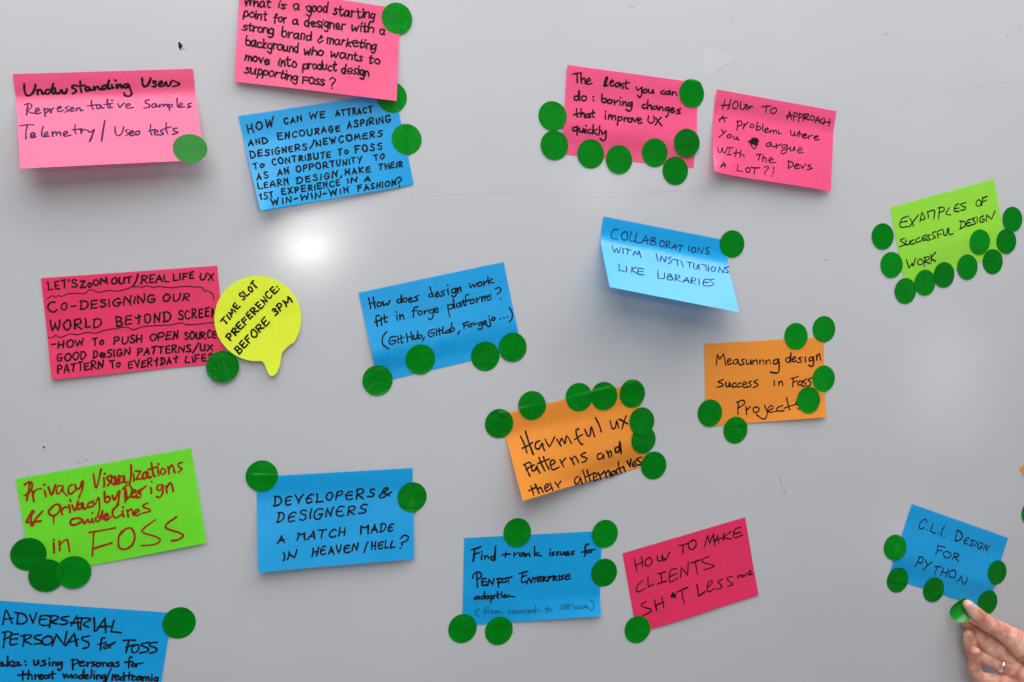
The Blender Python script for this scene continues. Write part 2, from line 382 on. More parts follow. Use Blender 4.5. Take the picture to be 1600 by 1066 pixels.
pen_path(p, """204,350 196,422|178,348 210,338 232,350 225,375 195,385 225,405 264,412|262,398 287,388 280,372 265,380 262,402 275,415 300,406|324,372 334,436|325,388 350,375 356,392 336,408|368,375 375,408 380,385 394,372|424,378 450,368 440,358 422,375 430,398 466,388|506,360 482,368 490,380 508,390 478,402|515,388 542,375 532,365 518,378 525,398 550,390|560,372 565,394|565,380 585,368 594,392 610,386|672,316 674,360 686,382|642,356 714,345|735,348 715,352 712,372 730,375 742,352 748,372 764,370|790,308 790,350 801,373|764,346 828,337|810,345 813,368 826,368|820,314 827,317|868,340 880,368 905,340 916,335|930,358 956,348 945,338 928,350 935,372 980,367|1096,311 1070,318 1072,335 1098,345 1095,365 1060,373|1140,338 1120,345 1118,365 1138,365 1148,342 1152,362 1165,360|1170,345 1175,366|1175,355 1198,342 1203,363|1203,354 1225,343 1230,362|1240,345 1246,387|1240,352 1264,345 1266,360 1248,370|1302,299 1303,345 1312,365 1340,345 1332,335 1318,348 1325,368 1356,362|1408,336 1382,342 1388,355 1404,362 1376,371|148,503 246,495|202,500 191,600|225,580 256,568 245,552 228,565 230,590 264,582|318,508 307,545 310,578 325,580 352,560 342,548 328,560 332,582 364,577|385,545 388,582|388,562 410,545 416,576|416,560 440,547 446,574|470,565 496,555 485,542 468,555 475,578 520,571|553,496 550,540 561,563|533,531 602,524|594,532 598,560 603,540 620,528 632,536|645,535 662,550 686,535|692,529 680,570 660,617|771,466 747,614|845,511 848,550 862,574 890,565 905,530 910,509|945,530 925,535 928,548 948,560 923,576|955,560 982,548 968,538 955,552 960,575 988,568|1000,545 1022,540 1026,560 1002,569 998,548|1108,493 1105,540 1116,571|1093,541 1142,529|1135,558 1162,545 1150,535 1135,550 1142,570 1167,565|1202,530 1180,538 1190,550 1202,562 1174,571|1222,478 1222,530 1233,561|1203,526 1257,511|1302,519 1275,525 1280,540 1308,552 1268,566""", 10.5)
p.build(PURPLE, n_, 'thinner purple handwriting, lower two lines')

# --- pink, good starting point
shw = sh = Sheet(-0.2223, 0.2813, -3.94, 4.0, 7.2, base=.0012, seed=2, strip=-1)
n_ = note('whatis', 'pink note cut by the top edge, asking about a good starting point for a designer', PINK, sh)
p = Pen(sh, (355, 0, .1875), 12.5, .06, 21)
for t in [('What', 150, 48, 360, 66, 75), ('is', 430, 68, 488, 74, 66), ('a', 552, 80, 605, 84, 76), ('g\u006fod', 660, 95, 835, 106, 80), ('starting', 885, 122, 1228, 160, 78),
          ('point', 135, 138, 330, 172, 78), ('for', 390, 185, 495, 192, 76), ('a', 545, 206, 592, 210, 74), ('designer', 640, 218, 980, 250, 78), ('with', 1035, 255, 1220, 274, 74), ('a', 1268, 283, 1315, 290, 72),
          ('strong', 130, 250, 385, 284, 72), ('brand', 455, 305, 700, 341, 78), ('\u0398', 750, 358, 800, 362, 80), ('marketing', 828, 360, 1240, 416, 76),
          ('background', 155, 382, 590, 440, 78), ('who', 640, 452, 800, 467, 74), ('wants', 860, 475, 1125, 510, 76), ('to', 1175, 528, 1275, 537, 68),
          ('move', 148, 502, 350, 538, 74), ('into', 430, 550, 580, 560, 76), ('product', 632, 570, 910, 594, 76), ('design', 950, 612, 1180, 634, 78),
          ('supporting', 145, 602, 580, 678, 72), ('FOSS', 630, 695, 808, 712, 52), ('?', 852, 735, 905, 737, 84)]:
    p.word(*t, gap=.12)
p.build(BLACK, n_)

# --- blue, attract newcomers
sh = Sheet(-0.2250, 0.1796, 11.66, 9.0, 0.3, curl=(.004, 0), seed=3, strip=-2)
n_ = note('attract', 'blue note packed with eight lines of capitals, asking how to attract designers', BLUE, sh)
p = Pen(sh, (355, 120, .2063), 10.5, .1, 31)
for t in [('HOW', 162, 426, 360, 376, 76), ('CAN', 435, 360, 566, 336, 56), ('WE', 630, 322, 742, 308, 56), ('ATTRACT', 825, 300, 1102, 270, 55),
          ('AND', 165, 525, 308, 503, 58), ('ENCOURAGE', 388, 478, 855, 410, 58), ('ASPiRiNG', 912, 390, 1240, 345, 60),
          ('DESiGNERS', 180, 615, 605, 550, 60), ('/', 630, 545, 656, 545, 74), ('NEWCOMERS', 672, 525, 1175, 450, 56),
          ('To', 205, 702, 282, 686, 58), ('CONTRiBUTE', 345, 668, 785, 610, 54), ('To', 845, 592, 918, 580, 56), ('FOSS', 970, 578, 1175, 550, 58),
          ('AS', 225, 782, 312, 766, 60), ('AN', 388, 750, 470, 736, 58), ('OPPORTUNiTY', 525, 722, 1025, 648, 56), ('TO', 1115, 636, 1192, 622, 48),
          ('LEARN', 238, 852, 465, 813, 56), ('DESiGN,', 530, 808, 868, 756, 58), ('MAKE', 895, 742, 1085, 720, 54), ('THEiR', 1150, 705, 1328, 682, 50),
          ('1ST', 250, 932, 355, 910, 54), ('EXPERiENCE', 415, 895, 855, 824, 54), ('iN', 912, 806, 985, 798, 46), ('A', 1040, 792, 1085, 788, 46),
          ('WiN-WiN-WiN', 335, 975, 925, 878, 56), ('FASHiON', 990, 868, 1275, 820, 52), ('?', 1285, 832, 1330, 826, 88)]:
    p.word(*t[:5], t[5] * .78, gap=.36)
p.build(BLACK, n_)

# --- pink, the least you can do
sh = Sheet(0.0496, 0.2370, -3.53, 3.0, 6.5, 18, 34, seed=4, strip=-3, pin=(1, 1))
n_ = note('least', 'pink note reading The least you can do, ringed by eight dots', PINK, sh)
p = Pen(sh, (830, 60, .2252), 10, .12, 41)
pen_path(p, """288,249 347,239|318,245 320,307|345,243 350,312|350,287 370,278 376,314|380,305 410,290 398,278 380,298 390,318 422,312|508,332 530,280 520,273 505,330 532,325|545,315 570,300 560,290 545,310 555,330 582,324|600,308 585,315 585,335 602,332 612,306 619,337|642,311 625,320 640,335 633,349|660,290 655,340 672,349|643,313 682,307|730,338 740,360 762,344|768,338 765,395 750,410 738,395|790,355 775,362 780,378 800,375 802,357 788,354|815,353 815,375 835,378 845,356 849,382|922,361 900,372 905,385 927,385|950,368 932,375 935,388 955,385 960,363 966,390|980,370 980,394|982,382 1000,372 1011,397|325,400 300,405 302,425 325,425 332,363 336,430|365,398 350,410 355,432 378,430 382,408 363,398|430,404 432,408|430,428 433,431|492,388 490,435 515,445 520,420 493,418|545,425 530,432 535,450 555,448 560,430 542,424|575,428 578,460|580,447 607,429|618,438 618,464|618,409 621,413|635,438 635,467|637,452 655,440 661,470|695,445 675,450 675,468 695,462 700,443 695,490 680,505 658,495|792,457 770,468 775,485 802,482|810,428 808,492|810,472 828,462 836,494|860,470 845,478 848,492 865,488 872,468 879,494|890,473 890,500|892,487 908,475 916,502|950,480 930,485 932,500 950,495 955,478 950,530 933,546|965,502 990,492 980,482 965,498 975,515 997,508|1037,489 1012,498 1030,510 1030,520 1008,523|315,488 315,535 327,546|293,531 347,519|345,488 345,547|347,527 365,518 371,550|395,525 378,532 380,548 398,545 405,523 409,550|430,498 425,540 437,549|413,521 442,517|515,528 515,560|515,507 518,511|540,528 535,564|540,547 555,530 561,564|562,547 580,535 586,567|605,543 598,602|600,551 625,545 628,565 603,573|645,548 645,577|647,562 667,549|685,555 670,562 675,580 695,578 698,560 683,554|704,553 718,580 718,580 737,553|740,575 762,562 752,552 738,570 748,590 770,585|815,538 810,575 830,588 852,575 850,538|864,553 907,607|902,548 861,602|315,615 290,622 290,640 315,638 320,610 318,670|335,623 335,645 355,648 362,626 366,652|378,630 378,657|380,604 383,608|412,631 392,640 395,658 417,655|430,598 425,664|457,631 430,645 457,669|475,608 470,670|485,638 495,665 517,643|520,643 515,700 495,708 478,695""", 10.5)
p.build(BLACK, n_)

# --- pink, how to approach
sh = Sheet(0.1934, 0.2245, -5.87, 8.0, 6.0, 14, 24, curl=(.006, 0), seed=5, strip=-6)
n_ = note('approach', 'pink note without dots, reading How to approach a problem, with a scribbled out word', PINK, sh)
p = Pen(sh, (1090, 120, .1782), 9.5, .16, 51)
pen_path(p, """240,203 215,287|290,203 265,287|208,250 284,244|335,215 310,240 312,275 340,278 355,245 345,215 322,219|380,218 375,275 400,285 420,255 430,243 425,280 440,285 455,265 482,261|408,240 462,276|563,266 642,257|605,265 598,317|665,275 642,290 645,318 675,320 692,300 685,275 658,276|784,370 808,304 808,304 821,372|778,346 832,340|848,316 842,392|843,318 872,322 870,345 843,351|890,323 885,397|886,325 915,330 912,352 886,359|935,330 925,387|928,330 970,330 965,350 930,360 977,379|1005,340 990,355 995,380 1020,378 1025,355 1003,340|1029,402 1055,349 1055,349 1066,402|1033,386 1077,378|1102,364 1078,385 1085,408 1112,405|1115,368 1105,417|1160,373 1150,432|1108,395 1162,400|189,392 220,344 220,344 241,397|188,373 257,359|350,386 345,467|346,395 380,390 388,420 348,436|410,410 400,457|405,437 442,399|480,415 462,425 462,445 485,445 495,425 473,412|525,398 515,467|518,442 545,435 550,460 518,471|572,413 570,472|585,475 620,460 605,450 588,468 595,490 632,480|640,470 635,497|638,480 660,468 666,497|668,480 690,470 691,494|712,474 708,498 730,501|815,468 820,510 840,515 850,480 850,515 870,510 882,484|895,473 885,527|887,507 910,500 916,532|925,520 955,510 940,500 925,515 935,538 962,530|975,515 972,547|975,527 1007,514|1020,540 1055,525 1040,518 1020,535 1030,555 1067,550|209,463 226,497|247,474 188,530|280,505 262,515 265,535 290,530 295,510 276,503|318,523 318,545 340,545 348,523 351,552 364,553|635,575 605,590 605,612 632,605 642,578 650,610 682,612|690,588 690,627|692,608 732,589|770,595 740,605 742,625 768,620 785,596 780,650 755,675 735,668 745,645 802,629|815,613 812,645 835,645 850,613 851,647|875,650 915,640 900,620 880,640 885,668 927,665|180,618 180,655 205,660 215,623 225,665 245,660 257,628|260,620 312,622|285,622 275,687|253,680 297,686|340,638 330,702|313,671 367,667|380,648 370,707|374,692 400,680 409,712|513,686 557,679|547,683 530,732|575,683 570,742|572,717 595,710 601,747|625,735 660,725 645,710 625,730 640,755 684,750|800,738 795,802|788,740 830,750 838,775 798,803|850,790 890,775 870,765 850,785 860,805 897,800|905,773 920,805 920,805 947,763|992,774 965,780 985,795 1002,805 958,816|204,797 232,749 232,749 241,802|203,781 247,775|355,768 345,825 345,825 392,831|440,795 422,810 428,835 452,835 460,810 438,795|468,795 542,798|505,798 495,852|583,796 610,785 622,800 595,830 590,842|590,855 594,859|668,788 660,852|648,870 651,874""", 9.5)
p.scribble(495, 565, 52, 38, 34, 11); p.line([(470, 600), (490, 630), (510, 620), (522, 580)], 9)
p.build(BLACK, n_)

# --- lime, examples
sh = Sheet(0.3828, 0.1228, 14.45, 1.0, 1.5, seed=6, pin=(1, 1))
n_ = note('examples', 'lime green note asking for examples of successful design work, dots along its lower edge', LIME, sh)
p = Pen(sh, (1350, 260, .2064), 9, .12, 61)
pen_path(p, """337,377 290,395 270,440 285,462 332,455|278,426 327,415|347,394 376,454|412,369 344,457|424,418 438,347 438,347 461,397 425,405|487,392 482,345|478,346 532,334 528,397|575,308 565,397|558,316 600,310 605,335 568,351|645,313 620,360 657,368|717,284 690,300 685,340 720,340|688,321 720,315|772,274 735,285 740,300 768,310 760,328 733,333|862,255 848,275 855,300 880,295 885,265 866,252|900,240 890,297|893,241 932,227|892,269 924,257|307,544 275,560 300,580 305,595 268,609|318,558 315,590 340,590 351,563|377,554 352,575 358,590 387,582|420,539 395,555 398,575 432,565|472,519 442,535 445,560 477,555|445,548 472,540|502,519 480,525 490,540 500,555 478,561|542,494 518,505 525,525 540,540 513,551|555,495 562,542|553,496 592,479|558,521 584,512|602,483 605,520 625,518 631,473|640,468 645,515 674,510|735,413 728,477|723,415 760,420 765,450 723,476|807,399 780,415 780,450 812,445|780,431 805,424|840,389 818,400 835,415 840,435 813,441|855,383 858,432|907,374 880,390 878,420 905,420 910,400 893,405|925,417 928,368 928,368 965,400 965,400 992,338|321,708 340,770 340,770 365,735 372,755 389,698|425,700 408,715 412,745 440,740 448,715 423,700|465,690 455,757|453,691 490,685 490,705 460,720 502,736|506,668 510,722|542,651 510,695 542,719""", 9)
p.build(BLACK, n_)

# --- hot pink, co-designing
sh = Sheet(-0.3691, 0.0527, 4.57, 5.0, 0.5, 24, 60, seed=7, strip=-1)
n_ = note('codesign', 'hot pink note reading Co-Designing, tucked under the yellow speech bubble', HOT, sh)
p = Pen(sh, (40, 390, .21875), 10.5, .08, 71)
for t in [("LET'S", 165, 290, 368, 268, 62), ('ZoOM', 395, 275, 585, 246, 48), ('OUT', 615, 248, 756, 236, 46), ('/', 768, 262, 806, 260, 86), ('REAL', 828, 242, 1025, 230, 60), ('LiFE', 1055, 224, 1200, 210, 52), ('UX', 1245, 216, 1340, 218, 54),
          ('Co', 170, 455, 304, 430, 86), ('-', 326, 440, 364, 436, 80), ('DESiGNiNG', 392, 430, 925, 374, 62), ('OUR', 982, 372, 1170, 362, 54),
          ('WORLD', 180, 582, 542, 552, 74), ('BE\u03a8OND', 648, 550, 1042, 508, 72), ('SCREEN', 1095, 502, 1360, 478, 66),
          ('-', 178, 702, 218, 700, 60), ('HOW', 235, 706, 416, 684, 54), ('To', 478, 684, 560, 674, 58), ('PUSH', 632, 676, 832, 662, 56), ('OPEN', 890, 652, 1088, 638, 56), ('SOURCE', 1135, 642, 1362, 630, 54),
          ('GOOD', 228, 802, 430, 780, 54), ('DeSiGN', 485, 776, 745, 752, 56), ('PATTERNS', 798, 755, 1180, 728, 54), ('/', 1198, 735, 1224, 735, 72), ('UX', 1245, 724, 1335, 726, 50),
          ('PATTERN', 232, 883, 555, 848, 60), ('To', 608, 850, 678, 836, 54), ('EVER\u03a8DA\u03a8', 738, 852, 1090, 812, 56), ('LiFE?', 1145, 812, 1335, 794, 56)]:
    p.word(*t[:5], t[5] * .92)
p.line([(155, 352), (190, 330), (215, 342), (235, 328), (260, 335), (300, 318), (360, 312), (420, 315), (462, 287), (520, 305), (560, 298), (600, 292), (650, 298), (720, 282), (770, 265), (830, 268), (870, 260), (910, 270), (950, 265), (1050, 272), (1140, 262), (1220, 268), (1255, 268), (1275, 292), (1310, 300), (1340, 325), (1346, 366)], 6)
p.line([(162, 630), (190, 630), (215, 612), (250, 628), (320, 602), (370, 608), (440, 592), (500, 597), (560, 578), (640, 565), (720, 553), (770, 572), (840, 550), (950, 542), (1040, 538), (1105, 524), (1150, 535), (1200, 536), (1270, 528), (1350, 520)], 6)
p.build(BLACK, n_)

# --- yellow speech bubble
zb = (320, 420, .16895)
class Flat(Sheet):
    def __init__(s, x, y, base, tilt):
        s.o = np.array([x, y]); s.ex = np.array([1., 0]); s.ey = np.array([0, -1.]); s.base = base; s.tilt = tilt; s.w = s.h = .08
    def pt(s, u, v, off=0.0):
        q = max(0, v - .03); return np.array([s.o[0] + u, s.o[1] - v, s.base + off + s.tilt * q * q / .004])
bo = at(320, 420); sh = Flat(bo[0], bo[1], .0020, .0035)
outl = [(490 + 402 * math.cos(a), 462 + 395 * math.sin(a)) for a in np.radians(np.arange(97, 420, 4.5))]
outl = [q for q in outl if not (q[1] > 700 and q[0] > 500) and not (q[0] > 780 and q[1] > 690)]
k0 = outl
tail = [(520, 853), (538, 864), (555, 890), (570, 928), (583, 962), (598, 985), (622, 992), (645, 984), (668, 955), (686, 915), (697, 880), (704, 840), (710, 800), (722, 768), (748, 740), (785, 704)]
outl = outl + tail[::-1]
uv = [sh.inv(zb[0] + zb[2] * x, zb[1] + zb[2] * y) for x, y in outl]; n = len(uv)
ctr = np.array(sh.inv(zb[0] + zb[2] * 490, zb[1] + zb[2] * 462)); V, F = [], []; NR = 14
for side in (0, 1):
    b0 = len(V); V.append(sh.pt(ctr[0], ctr[1], -.00013 * side))
    for i in range(1, NR + 1):
        for q in uv:
            w_ = ctr + (np.array(q) - ctr) * i / NR; V.append(sh.pt(w_[0], w_[1], -.00013 * side))
    for j in range(n):
        k = (j + 1) % n; F.append((b0, b0 + 1 + j, b0 + 1 + k))
        for i in range(NR - 1): F.append((b0 + 1 + i * n + j, b0 + 1 + (i + 1) * n + j, b0 + 1 + (i + 1) * n + k, b0 + 1 + i * n + k))
h_ = len(V) // 2; e_ = 1 + (NR - 1) * n
for j in range(n): F.append((e_ + j, h_ + e_ + j, h_ + e_ + (j + 1) % n, e_ + (j + 1) % n))
n_ = mesh_obj('speech_bubble_note', V, F, YELLOW); n_.data.set_sharp_from_angle(angle=math.radians(50))
tag(n_, 'yellow speech bubble shaped note about a time slot before 3PM', 'sticky note', 'sticky notes on the whiteboard')
shb = sh
p = Pen(sh, zb, 14, .06, 81)
for t in [('TiME', 188, 522, 328, 350, 54), ('SLOT', 352, 290, 492, 158, 58), ('PREFERENC' + 'E:', 238, 664, 690, 188, 62), ('BEFORE', 318, 785, 596, 494, 64), ('3PM', 652, 432, 808, 308, 66)]:
    p.word(*t)
p.build(BLACK, n_)

# --- blue, design work in forges
sh = Sheet(-0.1318, 0.0416, 11.87, 5.0, 3.5, 16, 34, seed=8, strip=-1, pin=(1, 1))
n_ = note('forge', 'blue note asking how design work fits in forge platforms, four dots along its bottom', BLUE, sh)
p = Pen(sh, (540, 400, .2158), 9.5, .1, 91)
pen_path(p, """165,303 181,382|200,298 216,377|170,346 217,334|245,335 228,345 235,365 255,360 258,340 240,333|270,328 275,360 295,345 305,355 321,323|400,310 375,320 378,340 400,332 402,283 409,337|430,305 415,315 420,332 440,328 442,308 427,303|455,322 480,310 470,300 455,318 465,335 490,324|527,287 500,298 520,310 520,320 496,329|630,270 605,280 610,298 634,288|611,226 637,297|650,285 675,272 662,262 650,280 658,298 684,284|717,249 692,262 712,275 712,285 688,293|740,238 745,280|738,211 741,215|795,235 770,245 772,268 795,260 798,233 800,280 785,295 768,288|810,233 815,267|815,247 830,225 836,260|897,198 905,228 925,205 935,225 951,193|975,190 958,202 962,220 985,212 985,193 970,188|1000,183 1003,214|1003,202 1027,181|1029,148 1041,207|1062,164 1038,188 1074,195|242,431 220,440 230,510|210,479 252,464|258,453 262,502|255,439 258,443|280,428 285,480 300,475|263,456 302,444|370,428 375,467|366,404 369,408|390,423 395,462|395,442 412,425 423,457|522,369 495,378 490,442|478,400 522,395|540,400 525,410 530,428 550,422 552,402 537,398|568,393 572,422|572,407 597,391|635,385 608,395 612,415 635,405 638,383 632,440 612,462 598,450|645,398 668,385 655,375 642,395 655,410 672,402|740,353 755,440|738,359 775,350 775,375 743,389|780,310 790,380|825,340 805,350 808,372 828,362 832,336 839,367|850,316 858,358 870,355|838,336 877,324|892,279 870,290 872,357|858,331 897,317|920,315 902,325 908,345 928,338 930,318 916,312|945,303 950,337|950,320 972,299|985,293 990,330|990,310 1005,292 1011,324|1010,307 1022,288 1029,320|1054,279 1032,290 1052,302 1050,315 1028,321|1083,241 1108,228 1125,240 1118,260 1097,277|1122,308 1125,311|297,549 268,590 270,640 312,673|362,584 325,590 315,625 335,640 360,625 358,610 333,615|378,598 382,634|375,579 378,583|400,573 405,628 417,625|386,601 422,589|440,563 450,622|475,548 482,610|443,591 484,579|492,573 495,600 515,598 519,570|520,543 528,597|528,578 548,572 550,590 526,599|569,588 557,614|642,529 605,545 600,575 620,585 640,570 638,555 613,560|655,548 658,577|655,529 658,533|675,523 682,572|660,546 702,534|705,513 702,560 702,560 730,555|745,535 728,545 732,558 748,552 752,530 759,557|770,483 762,545 785,540 785,520 766,525|826,543 814,567|848,491 890,477|858,490 858,527|855,506 882,500|905,492 890,502 895,515 912,510 912,492 903,491|920,483 935,502|933,496 948,484|985,478 962,488 965,502 985,495 988,476 988,520 970,532 958,526|998,488 1018,478 1010,468 998,485 1008,498 1024,490|1040,458 1050,500 1038,512 1023,505|1036,434 1039,438|1072,445 1058,455 1062,468 1080,462 1078,446 1067,444|1118,455 1121,457|1145,448 1148,450|1170,440 1173,442|1185,373 1205,410 1205,450 1186,477""", 9)
p.build(BLACK, n_)

# --- pale blue, collaborations
sh = Sheet(0.0840, 0.1081, -8.98, 41.5, 37.5, 8, 30, seed=9, strip=-3)
n_ = note('collab', 'light blue note bent far off the board, reading Collaborations with institutions', BLUE, sh)
p = Pen(sh, (920, 320, .16883), 10, .05, 101)
pen_path(p, """272,229 235,230 208,275 215,310 264,319|335,250 305,275 310,320 345,325 360,285 345,252 320,256|395,248 380,330 437,336|445,263 430,345 487,349|493,347 530,284 530,284 546,364|503,331 562,325|585,303 572,362|573,305 612,305 610,325 580,335 620,345 610,370 568,366|680,330 658,350 662,385 690,385 700,350 678,330|722,338 712,402|713,340 748,345 745,365 718,375 757,403|769,407 800,364 800,364 806,414|768,391 817,388|823,375 877,380|850,378 842,432|930,378 922,427|968,395 950,415 958,440 982,435 988,405 966,393|1003,447 1015,394 1015,394 1045,453 1045,453 1063,396|1114,397 1085,405 1090,425 1110,435 1105,455 1080,453|217,379 235,441 258,405 275,446 296,393|318,403 318,452|333,408 392,420|365,415 355,462|410,467 430,430 450,462 465,428 481,490|624,454 641,522|659,522 672,474 672,474 705,531 705,531 716,478|762,485 735,495 755,515 765,530 736,546|773,505 832,515|815,512 822,562|852,517 876,577|903,528 962,535|935,532 930,582|975,543 968,580 995,595 1015,553 1021,602|1033,550 1087,560|1075,558 1091,612|1105,558 1108,617|1150,575 1130,590 1138,615 1165,612 1172,585 1148,573|1199,627 1212,574 1212,574 1242,636 1242,636 1256,578|1292,574 1265,585 1280,605 1292,620 1268,631|280,550 280,610 280,610 327,616|345,568 345,622|400,573 395,627|442,579 400,600 447,641|507,595 460,590 458,640 512,648|460,618 502,618|640,608 640,680 640,680 692,686|700,628 695,687|735,645 728,690 770,695 775,675 740,665 765,660 760,645 733,642|805,648 795,707|798,650 838,655 835,675 800,682 852,711|869,717 910,674 910,674 926,724|883,706 932,700|955,673 945,730|948,675 985,680 985,700 950,705 992,739|1020,688 1022,742|1112,690 1070,695 1060,745 1107,753|1065,720 1107,718|1157,689 1120,700 1150,725 1155,740 1116,753""", 9.5)
p.build(NAVY, n_)

# --- orange, measuring design success
sh = Sheet(0.1840, -0.0053, 1.82, 0.5, 10.0, 52, 72, seed=10)
n_ = note('measuring', 'orange note reading Measuring design success, right of the other whole orange note', ORANGE, sh)
p = Pen(sh, (1080, 480, .2064), 9.5, .1, 111)
pen_path(p, """189,437 200,359 200,359 215,395 215,395 245,354 245,354 263,442|275,415 300,400 285,390 275,410 282,435 307,424|345,395 320,405 322,430 345,425 352,393 360,430 372,430|402,394 382,400 392,415 398,430 373,439|418,398 420,430 445,425 450,398 456,434|465,403 468,432|469,412 484,402 496,404 500,430|518,403 520,432|521,412 538,400 547,404 551,432|565,403 568,432|571,412 588,400 596,404 599,430|655,395 625,405 625,430 650,425 662,393 665,470 650,498 598,492|745,380 718,390 722,415 745,410 755,343 753,414|765,400 790,385 778,375 765,395 772,415 797,404|837,379 812,388 830,400 828,415 803,419|862,378 865,414|920,378 895,385 895,408 918,402 925,376 925,435 905,448 890,438|948,363 950,402|952,382 970,352 979,400|242,549 205,565 235,580 240,595 198,606|262,568 265,600 285,598 290,570 296,602|337,574 310,585 315,605 342,600|377,574 350,585 352,605 382,600|390,590 420,578 405,565 390,585 400,610 427,599|457,559 435,570 450,585 448,600 423,606|502,549 475,565 500,580 500,595 468,609|628,558 630,594|662,563 662,594|665,577 685,560 693,594|756,541 810,524|775,540 768,602|770,571 802,559|825,560 808,572 812,590 835,585 840,565 820,558|874,544 845,560 865,575 862,595 836,599|914,534 885,550 905,570 900,590 873,601|360,713 355,812|343,721 390,705 405,730 353,766|415,753 420,812|420,782 447,754|495,755 470,765 475,795 500,795 515,770 490,753|555,743 575,800 560,845 530,840 493,814|580,785 620,765 605,745 580,770 590,795 642,789|692,744 655,760 650,785 702,785|722,683 746,777|703,766 802,734|807,709 790,725 820,755 808,776""", 9.5)
p.build(BLACK, n_)

# --- orange, harmful patterns
sh = Sheet(-0.0093, -0.0627, 10.53, 16.5, 3.0, 14, 24, seed=11, strip=-4, pin=(0, 1))
n_ = note('harmful', 'orange note reading Harmful UX patterns and their alternatives, with nine dots', ORANGE, sh)
p = Pen(sh, (750, 585, .1923), 13.5, .1, 121)
pen_path(p, """329,503 381,637|369,463 433,652|343,601 427,554|485,540 455,555 450,595 480,605 505,560 512,590 524,619|529,528 562,586 580,560 607,508|624,528 659,582|645,562 665,520 690,562 705,500 744,562|802,444 780,455 790,510 815,560 834,569|768,531 832,489|852,448 875,500 895,490 905,428 932,507|937,353 986,467|1057,378 1075,440 1100,430 1110,378 1126,434|1129,364 1197,402|1187,338 1154,442|364,733 406,827|353,736 400,715 415,740 373,777|440,735 420,750 425,785 450,775 460,745 470,775 487,801|479,678 526,782|514,670 561,772|468,726 564,688|570,745 610,715 590,695 570,725 590,775 642,754|649,693 681,752|665,722 697,679|734,678 766,732|745,702 770,665 802,717|857,634 820,655 835,670 868,680 855,705 828,716|985,640 955,655 960,690 990,680 1000,650 1006,687|1029,623 1051,677|1040,647 1060,622 1071,667|1125,590 1100,600 1105,635 1130,620 1135,548 1146,642|411,908 436,982|398,946 457,919|449,893 481,967|465,937 490,920 513,957|525,930 560,905 545,890 525,915 540,950 577,924|569,883 591,942|609,878 641,922|630,902 657,869|800,830 770,850 775,890 805,875 815,840 831,892|834,778 861,872|869,778 896,867|853,836 927,799|920,845 950,820 935,800 920,830 930,865 957,849|959,798 981,852|975,827 1002,794|1009,783 1031,837|1025,802 1045,780 1061,827|1095,785 1070,795 1075,820 1095,810 1105,783 1116,812|1124,708 1146,802|1108,771 1167,749|1164,748 1179,787|1194,703 1220,750 1220,750 1226,688|1240,740 1265,720 1255,705 1238,730 1250,752 1277,734|1312,674 1270,690 1300,710 1310,730 1268,741""", 12.5)
p.build(BLACK, n_)

# --- green, privacy
sh = Sheet(-0.3899, -0.0971, 7.82, 1.2, 2.0, seed=12, pin=(1, 0))
n_ = note('privacy', 'bright green note with rust red writing about privacy visualizations', GREEN, sh)
p = Pen(sh, (0, 690, .2252), 13, .12, 131)
pen_path(p, """205,290 185,412|170,300 200,280 222,290 218,328 180,372|165,376 205,358|225,345 235,416|228,365 250,335 286,325|308,340 318,382|305,298 310,302|335,315 358,370 386,300|420,305 398,315 393,355 410,362 430,330 435,305 438,345 466,378|500,300 478,315 475,355 490,365 522,340|520,300 532,330 555,320 570,277|578,273 572,330 555,370 546,394|648,225 668,322 702,190|720,250 722,316|726,222 730,225|765,235 742,250 748,265 765,280 746,306|775,235 775,285 795,295 800,240 806,297|785,245 822,292|790,300 826,248|825,235 822,296|855,238 832,250 832,285 852,280 862,240 868,285 886,280|910,163 900,293|926,225 929,274|940,205 975,205 975,205 945,262 945,262 986,258|1015,210 992,225 992,255 1012,252 1025,215 1030,250 1048,245|1050,148 1065,232 1078,240|1028,196 1092,174|1095,185 1102,234|1098,154 1102,158|1130,185 1115,200 1118,225 1138,225 1148,200 1128,184|1165,175 1172,224|1170,192 1190,165 1202,175 1212,217|1264,144 1238,155 1240,175 1262,190 1238,213|297,483 250,535 222,587 215,520 235,490 222,484 190,545 195,562 286,550|343,503 340,480 380,440 412,440 415,480 375,515 343,506|370,510 372,571|425,460 432,507|430,475 450,455 464,458|478,440 485,492|486,400 491,416|500,440 520,480 542,413|560,430 540,445 545,470 565,460 575,425 580,465 600,460|635,420 612,430 612,455 642,450|645,410 655,440 682,388|688,393 690,470 678,510|725,348 728,415 750,420 765,395 745,380 728,400|780,375 795,405 826,343|832,343 815,440 785,470 780,492|866,325 869,422|850,330 890,300 915,330 905,375 868,412|872,330 884,398|910,365 940,350 930,335 915,350 915,385 946,380|985,330 955,345 975,360 970,385 943,388|940,377 1012,308|1045,320 1050,360|1050,278 1054,282|1120,300 1095,305 1092,335 1115,335 1130,300 1128,360 1105,388 1086,380|1150,310 1158,357|1155,325 1175,290 1190,295 1203,347|545,530 500,540 488,565 505,580 540,570 575,545 545,530|575,545 585,570 610,540 618,560 632,555|640,535 648,564|640,495 643,498|690,520 665,530 668,555 690,545 712,480 708,530 726,540|725,525 750,510 738,500 725,520 735,545 767,524|822,438 780,490 800,530 842,508|850,480 858,522|852,454 856,457|880,475 890,522|885,490 905,470 918,478 925,512|935,500 965,480 950,470 935,490 945,515 977,500|1022,428 990,445 1005,460 1035,470 1038,485 993,496|372,703 375,773|370,680 376,685|412,688 415,757|415,715 450,685 470,690 483,763|618,631 800,599|650,640 640,793|650,743 774,704|850,620 825,660 825,730 865,748 915,720 935,660 915,605 875,605 838,642|1077,544 990,610 1000,635 1080,660 1112,685 1070,715 983,723|1224,524 1155,575 1160,605 1250,635 1270,655 1240,680 1190,689""", 12.5)
p.build(RUST, n_)

